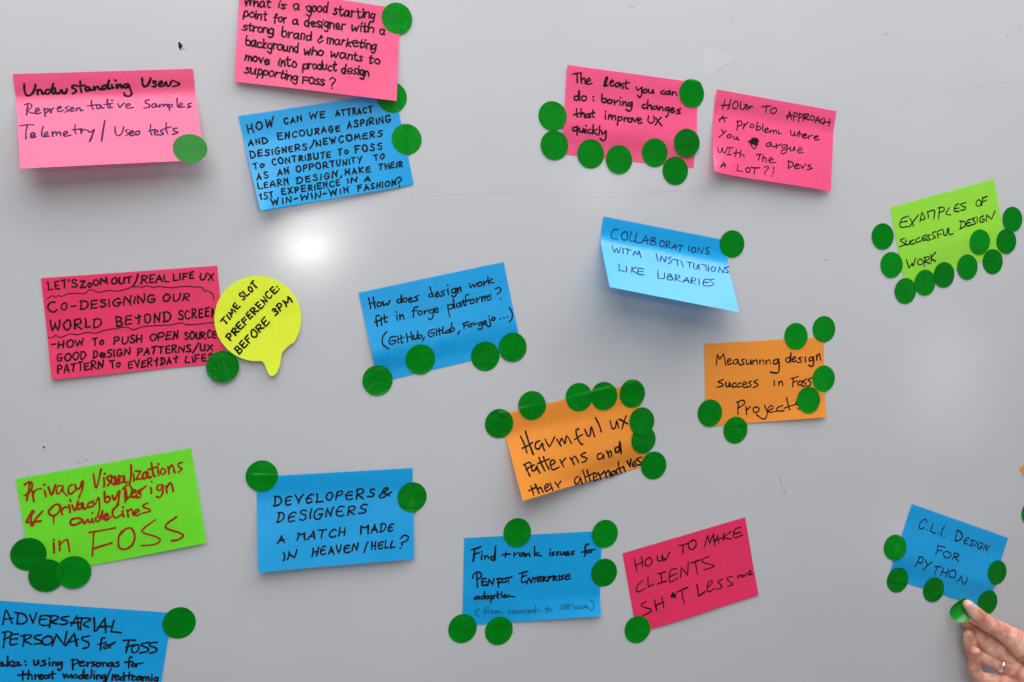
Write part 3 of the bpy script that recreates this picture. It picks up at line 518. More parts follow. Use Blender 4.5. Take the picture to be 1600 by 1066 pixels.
# --- blue, developers and designers
sh = Sheet(-0.2146, -0.1053, 0.16, 6.0, 5.0, seed=13, strip=-3)
n_ = note('developers', 'blue note reading Developers & Designers, a match made in heaven or hell', BLUE, sh)
p = Pen(sh, (375, 710, .1875), 12, .14, 141)
for t in [('D' + E_ + 'V' + E_ + 'LOP' + E_ + 'R', 282, 430, 1032, 362, 74), ('S', 1066, 360, 1120, 354, 62), ('&', 1152, 368, 1258, 345, 72), ('D' + E_ + 'SIGN' + E_ + 'RS', 308, 570, 1052, 494, 80),
          ('A', 312, 742, 378, 728, 60), ('\u028dATCH', 480, 716, 875, 680, 64), ('\u028dAD' + E_, 1010, 668, 1275, 638, 64), ('IN', 358, 885, 470, 855, 58), ('H' + E_ + 'AV' + E_ + 'N', 600, 850, 978, 804, 66), ('/', 1038, 815, 1056, 815, 76), ('H' + E_ + 'LL', 1095, 792, 1290, 774, 60), ('?', 1312, 792, 1388, 786, 106)]:
    p.word(*t)
p.build(BLACK, n_)

# --- blue, find and rank issues
sh = Sheet(-0.0430, -0.1677, -1.37, 2.5, 16.0, 46, 74, seed=14, pin=(1, 0))
n_ = note('find', 'blue note reading Find + rank issues, its last line in faint ink', BLUE, sh)
z = (690, 800, .2064)
p = Pen(sh, z, 12, .14, 151)
pen_path(p, """228,286 297,264|250,285 238,374|240,321 287,309|305,323 302,360|303,299 306,303|325,333 328,357|328,342 345,330 357,352|400,335 375,342 378,362 398,355 408,260 402,364|456,326 522,319|488,303 482,340|550,308 548,342|552,324 582,307|615,312 592,318 595,335 615,330 622,310 632,336|640,316 640,337|642,327 660,315 669,337|705,263 705,332|737,304 708,320 757,333|820,303 820,330|822,281 825,285|852,304 835,310 850,322 833,331|887,301 868,308 882,320 866,329|900,303 900,322 918,322 925,303 929,324|935,318 960,308 950,300 935,315 945,328 970,320|1007,294 980,305 1000,315 983,326|1112,244 1090,255 1085,332|1060,306 1117,289|1110,290 1098,300 1105,312 1122,305 1113,288|1130,283 1135,307|1138,292 1160,284|268,468 272,570|235,502 240,475 275,455 300,470 295,495 263,513|337,505 310,508 308,555 340,552|310,530 337,528|349,557 358,509 358,509 385,549 385,549 396,506|425,503 430,567|418,510 455,505 455,530 426,536|470,505 458,520 468,535 488,525 482,505 464,508|488,500 532,491|508,498 505,537|652,449 588,466|615,460 605,530 642,525|605,496 642,480|644,542 658,499 658,499 680,536 680,536 691,496|688,500 727,494|708,498 705,532|757,490 728,495 728,525 757,520|730,510 752,505|770,490 768,527|766,492 790,495 770,508 797,523|810,488 805,527|806,490 832,492 806,509|845,483 845,520|843,485 868,490 848,502 874,516|890,480 890,517|922,479 905,488 920,500 903,513|972,475 940,480 938,510 977,505|940,492 967,490|275,640 250,648 252,662 272,655 280,638 287,661|320,635 300,642 302,658 320,652 325,603 326,656|350,635 335,645 342,658 360,650 351,632|372,633 372,682|372,642 395,635 395,652 373,659|425,603 420,645 434,651|403,631 452,621|455,628 458,650|455,604 458,608|480,628 468,638 478,648 490,638 479,626|500,647 505,630 520,640 552,642""", 11.5)
p.build(BLACK, n_, 'bold black handwriting, first three lines')
p = Pen(sh, z, 8.5, .2, 152)
pen_path(p, """282,734 258,755 262,780 282,789|352,724 332,730 322,797|313,756 347,749|350,743 350,770|352,757 370,744|385,748 375,758 385,768 396,754|405,767 408,748 418,764 425,748 440,762 462,759|510,743 512,767|515,757 537,744|540,758 560,750 550,742 540,755 548,768 572,759|592,741 575,750 590,758 573,769|600,758 618,748 608,742 598,755 608,766 627,757|645,742 630,750 635,764 650,756 655,740 661,764|665,743 668,764|670,752 687,741|707,741 690,750 695,762 710,758|712,706 712,760|714,747 728,740 742,753|798,710 795,762|783,736 817,729|825,735 812,745 820,755 835,745 824,733|927,699 900,712 898,735 920,732 925,713|935,703 935,737|950,693 950,740|965,688 968,737|928,716 987,707|995,688 1000,737|1027,711 1012,720 1025,728 1010,736|1047,711 1032,720 1045,728 1030,736|1055,710 1058,730 1075,728 1079,708|1085,725 1105,715 1095,708 1085,722 1122,731|1120,664 1150,690 1148,730 1128,746""", 7.5)
p.build(FAINT, n_, 'faint thin blue handwriting, last line')

# --- hot pink, clients
sh = Sheet(0.1040, -0.1926, 11.07, 0.8, 2.1, 30, 50, seed=15)
n_ = note('clients', 'hot pink note reading How to make clients, with one dot at its lower left corner', HOT, sh)
p = Pen(sh, (960, 800, .197), 10, .12, 161)
pen_path(p, """159,374 179,472|215,353 226,432|163,426 227,394|280,360 248,380 248,420 275,430 298,395 283,360|340,348 345,385 375,385 380,343 385,380 410,375 437,318|374,344 402,376|513,266 582,249|545,260 542,332|625,225 592,245 590,285 620,298 648,265 640,225 613,226|714,277 740,184 740,184 755,250 755,250 785,174 785,174 796,267|794,252 820,184 820,184 829,247|788,226 852,207|868,168 865,227|927,154 870,200 927,216|1002,121 955,140 950,205 1017,182|955,171 1002,160|227,544 185,580 175,625 195,632 247,604|265,518 268,595 268,595 312,574|343,491 407,474|370,485 375,562|343,573 412,549|492,449 445,465 440,555 502,524|445,511 492,489|525,517 530,439 530,439 580,500 580,500 586,398|608,406 682,379|640,395 658,492|747,354 700,375 705,400 770,420 788,435 713,459|252,709 215,735 230,755 285,770 290,790 223,826|319,698 336,782|377,673 391,757|323,746 392,714|498,636 582,597|535,615 556,727|654,573 668,668 668,668 722,631|738,600 775,565 765,545 745,560 735,610 750,632 802,604|857,534 820,555 840,575 850,600 816,613|937,509 895,525 910,550 940,575 898,591""", 9.5)
pen_path(p, """974,524 985,500 990,517 1000,498 1010,517|1025,498 1012,508 1020,518 1032,508 1024,497|1040,507 1045,490 1062,485|1065,498 1085,480 1075,465 1062,490 1075,502 1097,487""", 7.5)
p.scribble(465, 662, 32, 26, 26, 10)
p.build(BLACK, n_)

# --- blue, command line design
sh = Sheet(0.4147, -0.1676, -19.78, 3, 3, 14, 26, seed=16, strip=-2, pin=(1, 1))
n_ = note('cli', 'small looking blue note reading C.L.I. Design, beside the hand', BLUE, sh)
p = Pen(sh, (1370, 770, .1689), 10, .06, 171)
for t in [('C.L.I.', 380, 318, 625, 405, 84), ('D', 722, 444, 778, 456, 96), (E_ + 'SIGN', 798, 462, 1015, 545, 60), ('F', 540, 572, 610, 590, 86), ('OR', 610, 598, 752, 634, 62), ('PY', 352, 685, 482, 722, 92), ('THO', 508, 748, 720, 796, 78), ('N', 742, 828, 808, 856, 74)]:
    p.word(*t)
p.build(BLACK, n_)

# --- blue, adversarial personas
a0, a1 = at(0, 938.6), at(269.6, 957.6); an = math.atan2(a1[1] - a0[1], a1[0] - a0[0])
sh = Sheet(a1[0] - NW * math.cos(an), a1[1] - NW * math.sin(an), math.degrees(an), 3, 4, 30, 60, seed=17)
n_ = note('adversarial', 'blue note cut by the lower left corner, reading Adversarial personas', BLUE, sh)
p = Pen(sh, (0, 925, .2), 12.5, .1, 181)
pen_path(p, """22,255 40,160 55,150 96,247|28,215 102,205|140,165 135,245|118,160 185,175 212,215 185,245 133,250|232,175 258,245 258,245 286,164|372,183 318,190 308,245 345,262 377,258|312,218 362,212|400,190 388,277|378,190 430,185 455,200 445,215 400,232 405,240 447,250|537,190 485,200 480,215 520,225 525,245 490,255 468,250|557,263 602,187 602,187 613,290|549,239 624,238|640,210 630,297|613,205 690,205 705,220 650,250 692,276|735,203 738,307|754,302 820,204 820,204 826,317|763,276 867,270|890,225 868,310 868,310 947,319|40,320 25,437|18,318 70,310 92,325 75,350 28,371|142,328 88,340 82,410 137,405|85,372 137,365|190,335 180,422|163,345 225,335 245,350 195,380 247,409|322,335 275,345 275,365 318,380 320,400 268,408|375,345 335,365 335,405 375,412 405,390 405,355 368,342|408,422 440,330 440,330 500,415 500,415 522,310|514,417 580,325 580,325 601,422|543,391 612,371|697,344 645,355 645,375 690,395 690,430 648,441|817,360 795,365 785,452|763,409 832,394|830,415 812,425 815,440 840,435 845,415 828,412|860,405 862,437|862,415 897,394|963,380 1057,378|1005,385 985,472|985,430 1042,415|1060,415 1030,435 1035,470 1065,470 1085,440 1080,415 1053,412|1162,394 1110,405 1110,420 1155,440 1150,465 1093,476|1227,394 1175,400 1172,420 1220,440 1218,465 1168,479|15,550 -10,555 -15,575 5,578 20,555 25,578 46,570|60,503 60,582|102,539 65,562 107,581|135,550 112,555 112,575 132,575 145,550 150,575 166,570|195,540 200,544|200,568 205,572|265,533 268,568 290,565 298,535 303,562|352,535 330,540 350,555 355,570 318,576|385,545 388,577|385,517 389,521|410,550 412,577|412,557 430,548 441,574|475,550 450,552 452,572 475,560 485,548 480,600 460,612 453,600|570,528 570,607|558,535 600,530 612,548 573,571|620,560 655,550 640,540 622,555 630,580 667,572|680,550 685,582|685,562 710,547|737,545 720,555 740,570 718,581|770,550 752,560 755,578 778,578 785,558 766,550|800,550 805,582|805,564 825,550 836,580|870,552 848,558 848,578 870,575 880,553 886,581|927,545 905,552 928,565 925,580 893,581|1032,510 1012,515 1005,592|973,551 1037,545|1045,560 1028,568 1032,580 1050,580 1055,562 1040,558|1065,586 1070,560 1085,560 1114,555|180,618 178,687|143,651 222,640|225,613 218,682|220,657 245,645 251,682|275,645 275,682|275,662 302,647|305,665 335,655 322,645 305,660 315,680 342,675|370,650 348,655 350,675 370,672 380,648 386,673|410,620 405,660 416,676|388,645 432,640|495,640 505,672 520,645 535,670 555,645 563,672|590,645 572,655 578,672 598,670 600,650 584,645|640,650 618,658 622,675 645,670 655,608 653,674|665,665 690,655 680,645 665,658 672,678 700,672|715,608 710,672|735,645 738,677|735,621 739,625|755,650 758,680|758,662 778,648 786,677|820,650 798,655 800,675 820,665 825,648 820,690 803,706|869,598 827,707|880,645 875,692|878,662 902,647|900,670 928,660 915,650 900,665 908,688 934,680|965,660 942,668 945,688 965,680 968,628 971,692|1010,628 1008,687|983,656 1032,650|1030,672 1055,662 1045,655 1030,668 1038,690 1062,682|1090,660 1070,665 1072,688 1090,680 1098,658 1103,690|1115,665 1118,694|1118,677 1135,662 1143,692|1143,674 1158,662 1166,692|1185,665 1186,694|1185,644 1189,648|1230,668 1208,672 1208,692 1228,688 1233,666 1230,704""", 12.5)
p.build(BLACK, n_)

# --- orange, mostly outside the frame
c = at(1592.5, 731.3); sh = Sheet(c[0], c[1], 33, 0.5, 0.5, seed=18)
note('edge', 'orange note corner peeking in at the right edge of the photo', ORANGE, sh)

# ------------------------------------------------------------------ green dot stickers
DR = 0.01258
def drape(x, y, layer, under=None):
    z = 0.0
    for key, s in NOTES.items():
        if key == under: continue
        d = np.array([x, y]) - s.o
        if abs(d @ s.ex - s.w / 2) > s.w / 2 + .01 or abs(d @ s.ey - s.h / 2) > s.h / 2 + .01: continue
        ins, hz = s.height(x, y); t = min(1, max(0, (ins + .0042) / .0032)); t = t * t * (3 - 2 * t)
        z = max(z, hz * t)
    return z + .00018 + layer * .00016
def dot(px, py, label, layer=0, on=None, bubble=False, under=None):
    V, F = [], []; NR, NS = 13, 64
    rr = random.Random(int(px * 7 + py)); tx, ty, dm = rr.uniform(-.022, .022), rr.uniform(-.022, .022), rr.uniform(.2, 2.2)
    if on:
        s = NOTES[on]; u, v = s.inv(px, py); c = s.pt(u, v); nrm = s.normal(u, v); ex = np.array([*s.ex, 0.]); ex = ex - nrm * (ex @ nrm); ex /= np.linalg.norm(ex); ey = np.cross(nrm, ex)
        f = lambda a, b: c + ex * a + ey * b + nrm * (.0003 + layer * .0001)
    else:
        c = at(px, py, .0006)
        f = lambda a, b: np.array([c[0] + a, c[1] + b, max(drape(c[0] + a, c[1] + b, layer, under), .0024 if bubble else 0) + max(0, a * tx + b * ty) + dm * (a * a + b * b)])
    T = .00012
    V.append(f(0, 0))
    for i in range(1, NR + 1):
        for j in range(NS):
            a = 2 * math.pi * j / NS; V.append(f(DR * i / NR * math.cos(a), DR * i / NR * math.sin(a)))
    b = len(V)
    for j in range(NS): V.append(V[1 + (NR - 1) * NS + j] - np.array([0, 0, T]))
    for j in range(NS):
        k = (j + 1) % NS; F.append((0, 1 + j, 1 + k))
        for i in range(NR - 1): F.append((1 + i * NS + j, 1 + (i + 1) * NS + j, 1 + (i + 1) * NS + k, 1 + i * NS + k))
        F.append((1 + (NR - 1) * NS + j, b + j, b + k, 1 + (NR - 1) * NS + k))
    F.append(tuple(range(b, b + NS)))
    o = mesh_obj('dot_sticker', V, F, DOT); o.data.set_sharp_from_angle(angle=math.radians(45))
    return tag(o, label, 'sticker', 'green dot stickers')
D = 'green dot '
dot(297, 232.4, D + 'on the lower right corner of the curling Understanding Users note', on='understanding')
dot(620.3, 29, D + 'on the upper right corner of the pink starting point note', 0, on='whatis')
dot(612.3, 151.9, D + 'half hidden under the bottom right corner of the pink starting point note', under='whatis')
dot(635.6, 217.8, D + 'on the right edge of the blue note full of capitals')
dot(863.2, 181.3, D + 'left of The least note, upper of two stacked')
dot(866.3, 227, D + 'on the left edge of The least note, lower of two stacked', 1)
dot(923, 240.6, D + 'below the word quickly on The least note, left of two')
dot(967.3, 249.5, D + 'below the word quickly on The least note, right of two', 1)
dot(1022.9, 238.7, D + 'right below UX on The least note, left of three')
dot(1072.9, 223.5, D + 'low on the right edge of The least note, above another dot', on='least')
dot(1055.3, 266.8, D + 'hanging below The least note, lowest of all its dots', 1)
dot(1080.6, 145.9, D + 'on the top right corner of The least note, after can')
dot(1379.4, 369.5, D + 'on bare board left of the lime note, upper of two')
dot(1393, 414, D + 'at the left edge of the lime note, lower of two')
dot(1414.8, 454.8, D + 'lowest of all on the lime note, at its lower left corner')
dot(1445.3, 441.8, D + 'second in the bottom row of the lime note, beside the first', 1)
dot(1475, 429.6, D + 'third in the bottom row of the lime note', 2)
dot(1511.6, 417.5, D + 'fourth in the bottom row of the lime note', 0)
dot(1551.4, 409, D + 'last in the bottom row of the lime note, lower right corner', 0)
dot(1572.4, 377, D + 'right of the lime note, tucked under a higher dot', 0)
dot(1582, 342.7, D + 'right of the lime note, highest and rightmost of its dots', 1)
dot(1530, 378.5, D + 'lying fully on the lime note, below the word design', 1)
dot(347.7, 572.7, D + 'overlapping both the hot pink note and the yellow bubble', 1, bubble=True)
dot(590, 594.6, D + 'on the lower left corner of the forge platforms note')
dot(656.8, 561.5, D + 'on the bottom edge of the forge platforms note, second from left')
dot(758.4, 556.8, D + 'on the bottom edge of the forge platforms note, third from left')
dot(801.1, 542.8, D + 'on the lower right corner of the forge platforms note', 1)
dot(1143.7, 381.5, D + 'on the upper right corner of the light blue Collaborations note', on='collab')
dot(1243.8, 525.6, D + 'on the top edge of the Measuring design note')
dot(1287.8, 514.6, D + 'on the upper right corner of the Measuring design note')
dot(1286.9, 591.8, D + 'on the right edge of the Measuring design note, beside Foss')
dot(1262.5, 624.9, D + 'covering the end of Projects on the Measuring design note', 1)
dot(1109.4, 645.5, D + 'on the lower left corner of the Measuring design note')
dot(1149.2, 672.3, D + 'on the bottom edge of the Measuring design note')
dot(779.8, 662, D + 'on the upper left corner of the Harmful note')
dot(831.4, 633.6, D + 'on the top edge of the Harmful note, alone above the H')
dot(904.7, 620.7, D + 'on the top edge of the Harmful note, left of a touching pair')
dot(943.7, 619, D + 'on the top edge of the Harmful note, right of a touching pair', 1)
dot(987.7, 615, D + 'on the upper right corner of the Harmful note')
dot(1004.5, 687, D + 'on the right edge of the Harmful note, lower of an overlapping pair')
dot(1002.3, 658.4, D + 'on the right edge of the Harmful note, upper of an overlapping pair', 2)
dot(1021.4, 727.4, D + 'at the lower right corner of the Harmful note, after alternatives', 1)
dot(44.5, 866.2, D + 'at the lower left of the privacy note, highest of three overlapping')
dot(72.5, 899.4, D + 'at the lower left of the privacy note, middle and lowest of three', 2)
dot(115, 894.3, D + 'on the bottom edge of the privacy note, rightmost of three overlapping', 4)
dot(409, 744, D + 'on the upper left corner of the Developers & Designers note')
dot(644, 777, D + 'on the right edge of the Developers & Designers note')
dot(808.2, 832.4, D + 'on the top edge of the Find + rank note')
dot(945.3, 834.2, D + 'on the upper right corner of the Find + rank note')
dot(944.1, 895, D + 'on the right edge of the Find + rank note, halfway down')
dot(722.7, 982.4, D + 'on the lower left corner of the Find + rank note')
dot(779.6, 985.7, D + 'on the bottom edge of the Find + rank note', 1)
dot(996, 983.6, D + 'on the lower left corner of the How to make clients note')
dot(280, 973.7, D + 'on the upper right corner of the Adversarial personas note')
dot(1397.9, 855.4, D + 'on the left edge of the CLI note, halfway down')
dot(1402.7, 906.7, D + 'on the lower left corner of the CLI note')
dot(1458.7, 921.8, D + 'on the bottom edge of the CLI note, below the word Python')
dot(1557.5, 894.6, D + 'on the right edge of the CLI note')
dot(1543.4, 941, D + 'on the lower right corner of the CLI note, behind the thumb')
dot(1611.5, 802, D + 'cut off by the right edge of the photo, beyond the CLI note')

# ------------------------------------------------------------------ the hand
ZH = (1460, 910, .1463)
def hp(x, y, z): return at(ZH[0] + ZH[2] * x, ZH[1] + ZH[2] * y, z / 1000)

# the sticker between thumb and forefinger: a disc bent like a roof tile
def held_sticker():
    c = hp(280, 292, 12.0); n0 = np.array([-0.20, 0.16, 0.96]); n0 /= np.linalg.norm(n0)
    ax = np.array([0.85, 0.52, 0.0]); ax = ax - n0 * (ax @ n0); ax /= np.linalg.norm(ax); bx = np.cross(n0, ax)
    Rb = .0125; V, F = [], []; NR, NS = 10, 60
    def g(a, b, o):
        t = b / Rb; return c + ax * a + bx * ((Rb - o) * math.sin(t)) + n0 * (Rb - (Rb - o) * math.cos(t))
    for o in (0, -.00013):
        V.append(g(0, 0, o))
        for i in range(1, NR + 1):
            for j in range(NS):
                a = 2 * math.pi * j / NS; V.append(g(DR * i / NR * math.cos(a), DR * i / NR * math.sin(a), o))
    h = len(V) // 2
    for j in range(NS):
        k = (j + 1) % NS
        for s in (0, h):
            F.append((s, s + 1 + j, s + 1 + k))
            for i in range(NR - 1): F.append((s + 1 + i * NS + j, s + 1 + (i + 1) * NS + j, s + 1 + (i + 1) * NS + k, s + 1 + i * NS + k))
        e = 1 + (NR - 1) * NS; F.append((e + j, h + e + j, h + e + k, e + k))
    o = mesh_obj('dot_sticker', V, F, HELD); o.data.set_sharp_from_angle(angle=math.radians(60))
    tag(o, 'bent shiny green dot sticker pinched under the thumb', 'sticker', 'green dot stickers')
mt, nt, b_ = new_mat('bright_green_vinyl'); vary(nt, b_, (0.002, 0.30, 0.02), .06, 60); b_.inputs['Roughness'].default_value = .2  # a lighter, glossier green than the dots stuck on the board
HELD = mt
held_sticker()

def skin_material():
    mt, nt, b = new_mat('skin')
    n1 = noise(nt, 70, 5); cr = nt.nodes.new('ShaderNodeValToRGB')
    cr.color_ramp.elements[0].position = .36; cr.color_ramp.elements[0].color = (.50, .18, .125, 1)
    cr.color_ramp.elements[1].position = .66; cr.color_ramp.elements[1].color = (.80, .46, .345, 1)
    nt.links.new(n1.outputs['Fac'], cr.inputs[0]); nt.links.new(cr.outputs[0], b.inputs['Base Color'])
    b.inputs['Roughness'].default_value = .45; b.inputs['Subsurface Weight'].default_value = .25
    b.inputs['Subsurface Radius'].default_value = (.006, .002, .001); b.inputs['Subsurface Scale'].default_value = .6
    bump(nt, b, 1100, .35, .0004, 4)
    return mt
SKIN = skin_material()

MM = 0.0955 / 1000
def tube(chain, V, F, seg=24, sub=26):
    """closed tapered limb through (x, y, height mm, radius mm)"""
    P = [np.array([*hp(x, y, z), r / 1000]) for x, y, z, r in chain]
    L = catmull(P, sub); n = len(L); b = len(V)
    C = [q[:3] for q in L]; R = [q[3] for q in L]; acc = np.r_[0, np.cumsum([np.linalg.norm(C[i + 1] - C[i]) for i in range(n - 1)])]
    for kn in range(1, len(P) - 1):                               # creases and slight swelling at the joints
        k0 = min(range(n), key=lambda i: np.linalg.norm(C[i] - P[kn][:3]))
        for i in range(n):
            d = acc[i] - acc[k0]; R[i] *= 1 + .05 * math.exp(-(d / .005) ** 2) - .055 * math.exp(-(d / .0009) ** 2) - (.03 if kn % 2 else 0) * math.exp(-((d - .0028) / .0008) ** 2)
    t0 = C[1] - C[0]; t0 /= np.linalg.norm(t0); t1 = C[-1] - C[-2]; t1 /= np.linalg.norm(t1)
    caps0 = [(C[0] - t0 * R[0] * math.sin(a), R[0] * math.cos(a), t0) for a in np.radians([80, 62, 42, 22])]
    caps1 = [(C[-1] + t1 * R[-1] * math.sin(a), R[-1] * math.cos(a), t1) for a in np.radians([22, 42, 62, 80])]
    rings = caps0 + [(C[i], R[i], None) for i in range(n)] + caps1
    prev = None
    for i, (c, r, t) in enumerate(rings):
        if t is None:
            k = i - 4; t = C[min(k + 1, n - 1)] - C[max(k - 1, 0)]; t = t / np.linalg.norm(t)
        e = prev if prev is not None else np.array([0, 0, 1.]); e = e - t * (e @ t); e /= np.linalg.norm(e); prev = e; f = np.cross(t, e)
        for j in range(seg):
            a = 2 * math.pi * j / seg; V.append(c + r * (e * math.cos(a) + f * math.sin(a)))
    m_ = len(rings)
    for i in range(m_ - 1):
        for j in range(seg):
            k = (j + 1) % seg; F.append((b + i * seg + j, b + i * seg + k, b + (i + 1) * seg + k, b + (i + 1) * seg + j))
    F.append(tuple(b + j for j in range(seg))[::-1]); F.append(tuple(b + (m_ - 1) * seg + j for j in range(seg)))

thumb = [(356, 238, 18, 4.9), (425, 318, 19, 6.8), (500, 385, 21, 7.2), (570, 440, 23, 8.1), (700, 512, 27, 8.4), (830, 590, 31, 10.5), (960, 690, 36, 14), (1130, 780, 42, 19)]
index = [(345, 440, 6, 5.2), (425, 500, 8, 6.2), (560, 590, 12, 7.2), (670, 665, 16, 7.6), (800, 770, 22, 9), (960, 860, 30, 12)]
middle = [(438, 512, 9, 4.8), (478, 590, 11, 5.8), (560, 690, 14, 6.6), (690, 775, 19, 7.4), (850, 860, 27, 9.5)]
ringf = [(368, 562, 14, 5.3), (378, 640, 12, 6.2), (395, 720, 10, 6.5), (450, 785, 10, 6.8), (570, 820, 14, 7.2), (720, 885, 21, 7.6), (880, 940, 28, 9.5)]
pinky = [(440, 745, 22, 4.8), (434, 830, 20, 5.7), (432, 920, 18, 6.1), (470, 1005, 17, 6.5), (590, 1045, 20, 6.8), (790, 1085, 27, 8.5)]
palm = [(880, 960, 30, 11), (980, 980, 36, 17), (1120, 960, 42, 21), (1320, 1010, 55, 25), (1700, 1150, 80, 27)]
V, F = [], []
for ch in (thumb, index, middle, ringf, pinky, palm, [(790, 900, 25, 9), (960, 930, 33, 14), (1100, 900, 40, 18)], [(780, 1080, 27, 9), (930, 1090, 34, 14), (1120, 1030, 42, 20)]):
    tube(ch, V, F)
person = bpy.data.objects.new('person', None); COL.objects.link(person)
tag(person, 'hand with a silver ring pressing a green sticker at the lower right', 'person')
hand = mesh_obj('hand', V, F, SKIN, person)
rm = hand.modifiers.new('union', 'REMESH'); rm.mode = 'VOXEL'; rm.voxel_size = .0005; rm.use_smooth_shade = True
sm = hand.modifiers.new('soften', 'SMOOTH'); sm.factor = .5; sm.iterations = 4

mt, nt, b_ = new_mat('nail'); vary(nt, b_, (.74, .46, .40), .05, 200); b_.inputs['Roughness'].default_value = .28; NAIL = mt
def nail(c, along, out, length, width):
    a = along / np.linalg.norm(along); o_ = out - a * (out @ a); o_ /= np.linalg.norm(o_); s = np.cross(o_, a); V, F = [], []; n, m_ = 10, 12
    for k in (0, 1):
        for i in range(n + 1):
            for j in range(m_ + 1):
                t = i / n * 2 - 1; q = j / m_ * 2 - 1; w_ = width / 2 * (1 - .25 * max(0, t) ** 3) * math.sqrt(max(0, 1 - max(0, abs(t) - .55) ** 2 / .25))
                V.append(c + a * (t * length / 2) + s * (w_ * q) + o_ * (-.32 * width * (q * w_ / width * 2) ** 2 - .0009 * t * t - .0004 * k))
    N = (n + 1) * (m_ + 1); id_ = lambda i, j, k: k * N + i * (m_ + 1) + j
    for i in range(n):
        for j in range(m_):
            for k in (0, 1): F.append((id_(i, j, k), id_(i + 1, j, k), id_(i + 1, j + 1, k), id_(i, j + 1, k)))
    for i in range(n):
        for j in (0, m_): F.append((id_(i, j, 0), id_(i + 1, j, 0), id_(i + 1, j, 1), id_(i, j, 1)))
    for j in range(m_):
        for i in (0, n): F.append((id_(i, j, 0), id_(i, j + 1, 0), id_(i, j + 1, 1), id_(i, j, 1)))
    mesh_obj('fingernail', V, F, NAIL, person)
c0, c1 = hp(352, 232, 18), hp(425, 318, 19)
upv = np.array([-.30, .62, .72])
ax_ = c0 - c1; ax_ /= np.linalg.norm(ax_); o_ = upv - ax_ * (upv @ ax_); o_ /= np.linalg.norm(o_)
nail(c0 * .62 + c1 * .38 + o_ * .0056, ax_, upv, .0125, .0096)
for (q0, q1, rr) in (((368, 562, 14), (378, 640, 12), .0054), ((440, 745, 22), (440, 830, 20), .0049)):
    c0, c1 = hp(*q0), hp(*q1); ov = np.array([-.95, 0, .25]); a_ = c0 - c1; a_ /= np.linalg.norm(a_); o_ = ov - a_ * (ov @ a_); o_ /= np.linalg.norm(o_)
    nail(c0 * .8 + c1 * .2 + o_ * rr, a_, ov, .009, .007)

# ring on the ring finger
mt, nt, b_ = new_mat('silver'); b_.inputs['Metallic'].default_value = 1; b_.inputs['Roughness'].default_value = .18; vary(nt, b_, (.8, .8, .8), .05, 400); SILVER = mt
c = hp(716, 884, 21.0); t = hp(780, 910, 23.5) - hp(680, 865, 18.8); t /= np.linalg.norm(t); e = np.array([0, 0, 1.]); e = e - t * (e @ t); e /= np.linalg.norm(e); f_ = np.cross(t, e)
V, F = [], []; N1, N2 = 48, 10
for i in range(N1):
    a = 2 * math.pi * i / N1; d = e * math.cos(a) + f_ * math.sin(a)
    for j in range(N2):
        q = 2 * math.pi * j / N2; V.append(c + d * (.0079 + .0008 * math.cos(q)) + t * (.0021 * math.sin(q)))
for i in range(N1):
    for j in range(N2): F.append((i * N2 + j, ((i + 1) % N1) * N2 + j, ((i + 1) % N1) * N2 + (j + 1) % N2, i * N2 + (j + 1) % N2))
mesh_obj('finger_ring', V, F, SILVER, person)

# ------------------------------------------------------------------ marks left on the board
mt, nt, b_ = new_mat('clear_tape'); b_.inputs['Base Color'].default_value = (.8, .81, .84, 1); b_.inputs['Roughness'].default_value = .3; b_.inputs['Alpha'].default_value = .26; TAPE = mt
mt, nt, b_ = new_mat('tape_edge'); vary(nt, b_, (.80, .81, .85), .05, 300); b_.inputs['Roughness'].default_value = .35; b_.inputs['Alpha'].default_value = .6; TEDGE = mt
tri = [(1104, 75), (1113, 81.5), (1128, 86), (1146, 92.5), (1130, 102), (1113, 112), (1100, 121), (1101, 100), (1102, 88)]
P = [at(*q) for q in tri]; n = len(P)
V = [q + np.array([0, 0, .00022]) for q in P] + [q + np.array([0, 0, .00004]) for q in P]
tape = mesh_obj('tape_scrap', V, [tuple(range(n)), tuple(range(n, 2 * n))] + [(i, (i + 1) % n, n + (i + 1) % n, n + i) for i in range(n)], TAPE, smooth=False)
tag(tape, 'torn triangle of clear tape above the two pink notes', 'tape')
class Bare:
    def pt(s, u, v, off=0): return np.array([u, v, .00003 + off])
def mark(name, strokes, width, mat, parent, z=0.0, seed=3):
    V, F = [], []; R = random.Random(seed)
    for pts in strokes:
        P = [at(*q)[:2] for q in pts]; a, b = ribbon(catmull(P, 5) if len(P) > 2 else P, width, R); k = len(V)
        V += [np.array([q[0], q[1], .00004 + z]) for q in a]; F += [tuple(i + k for i in f) for f in b]
    return mesh_obj(name, V, F, mat, parent, smooth=False)
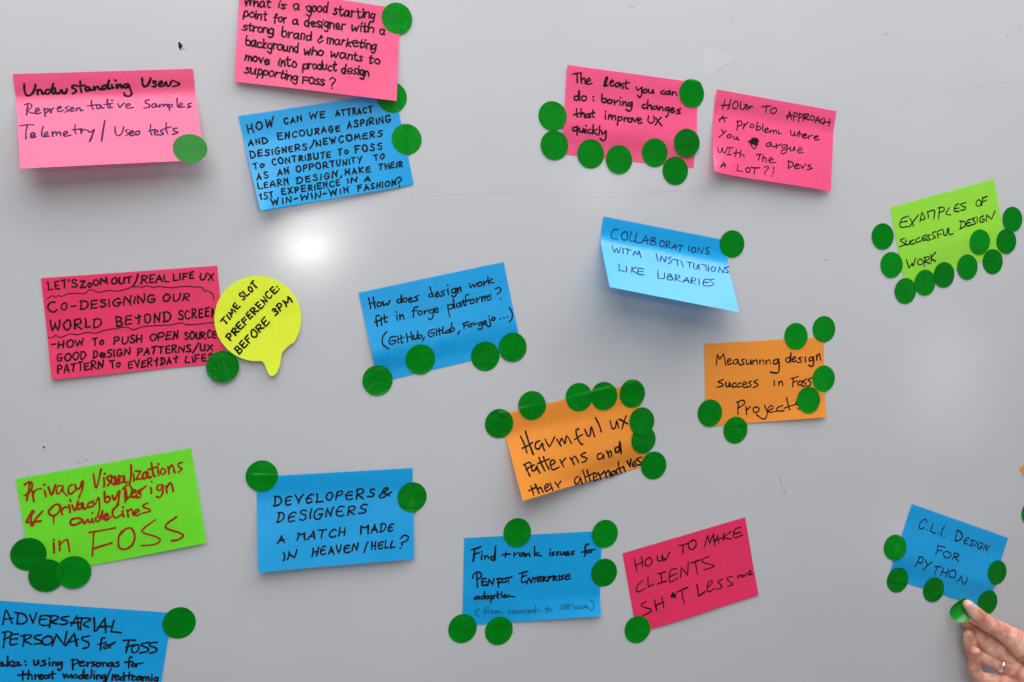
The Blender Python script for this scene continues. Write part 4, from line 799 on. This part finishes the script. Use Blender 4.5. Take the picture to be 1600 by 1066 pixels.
mark('edge_fold', [tri[6:7] + [(1113, 112), (1130, 102), (1146, 92.5)], [(1104, 75), (1113, 81.5), (1128, 86), (1146, 92.5)], [(1104, 75), (1102, 88), (1101, 100)]], .0007, TEDGE, tape, .0003)
SMUDGE = ink('smudge_ink', (.012, .025, .05)); GREY = ink('grey_scuff', (.20, .20, .22)); SCR = ink('fine_scratch', (.33, .34, .36))
mark('ink_smudge', [[(279.8, 66.4), (279.7, 70), (280.2, 74.5)], [(280, 67), (282.8, 69.8), (284.6, 72.4)], [(281, 69.5), (281.2, 72), (281.9, 74.2)], [(280.6, 75), (282.2, 77.8)], [(282.2, 73.8), (283.8, 72.6)]], .0011, SMUDGE, board)
mark('ink_smudge', [[(283, 75.4), (285.2, 75.2), (286.6, 76.9), (287.8, 77.2)], [(289.6, 78), (291, 78.4)]], .0006, GREY, board)
mark('ink_speck', [[(68, 698.5), (69, 699.8)]], .0012, BLACK, board); mark('ink_speck', [[(75, 692), (75.6, 692.6)], [(91.5, 668), (92, 668.6)], [(93, 671), (93.8, 671.4)]], .0006, GREY, board)
mark('scuff', [[(132, 718.8), (138, 718.8)], [(121, 723.4), (126, 723.2)]], .0006, GREY, board)
mark('scuff', [[(1217.5, 746), (1219, 750), (1221.5, 757)], [(1223.5, 762), (1225, 766), (1228, 773.5)], [(1214.5, 739.7), (1215.3, 740.3)]], .0006, GREY, board)
mark('scratch', [[(640, 309), (760, 303), (900, 301), (1020, 300), (1180, 299), (1338, 295)], [(940, 311), (990, 306), (1060, 297)], [(255, 300), (300, 312), (372, 322)], [(1457, 288), (1462, 272), (1468, 266)], [(1577.5, 299.5), (1579, 300.5)]], .00025, SCR, board)
mark('scratch', [[(1318, 248), (1345, 233), (1376, 217)], [(1395, 165), (1500, 142), (1600, 125)]], .0003, SCR, board)
mark('scuff', [[(1379, 52), (1384, 56), (1387, 51)], [(1592, 38), (1593, 44)], [(1572, 54), (1574, 59)], [(984, 10), (990, 12)], [(1286, 407), (1296, 406)], [(1144, 27), (1145, 31)], [(1504, 102), (1504.6, 103)]], .0006, GREY, board)
mark('ink_speck', [[(1158, 767), (1158.6, 767.5)], [(801, 988), (802, 989)]], .0006, GREY, board)
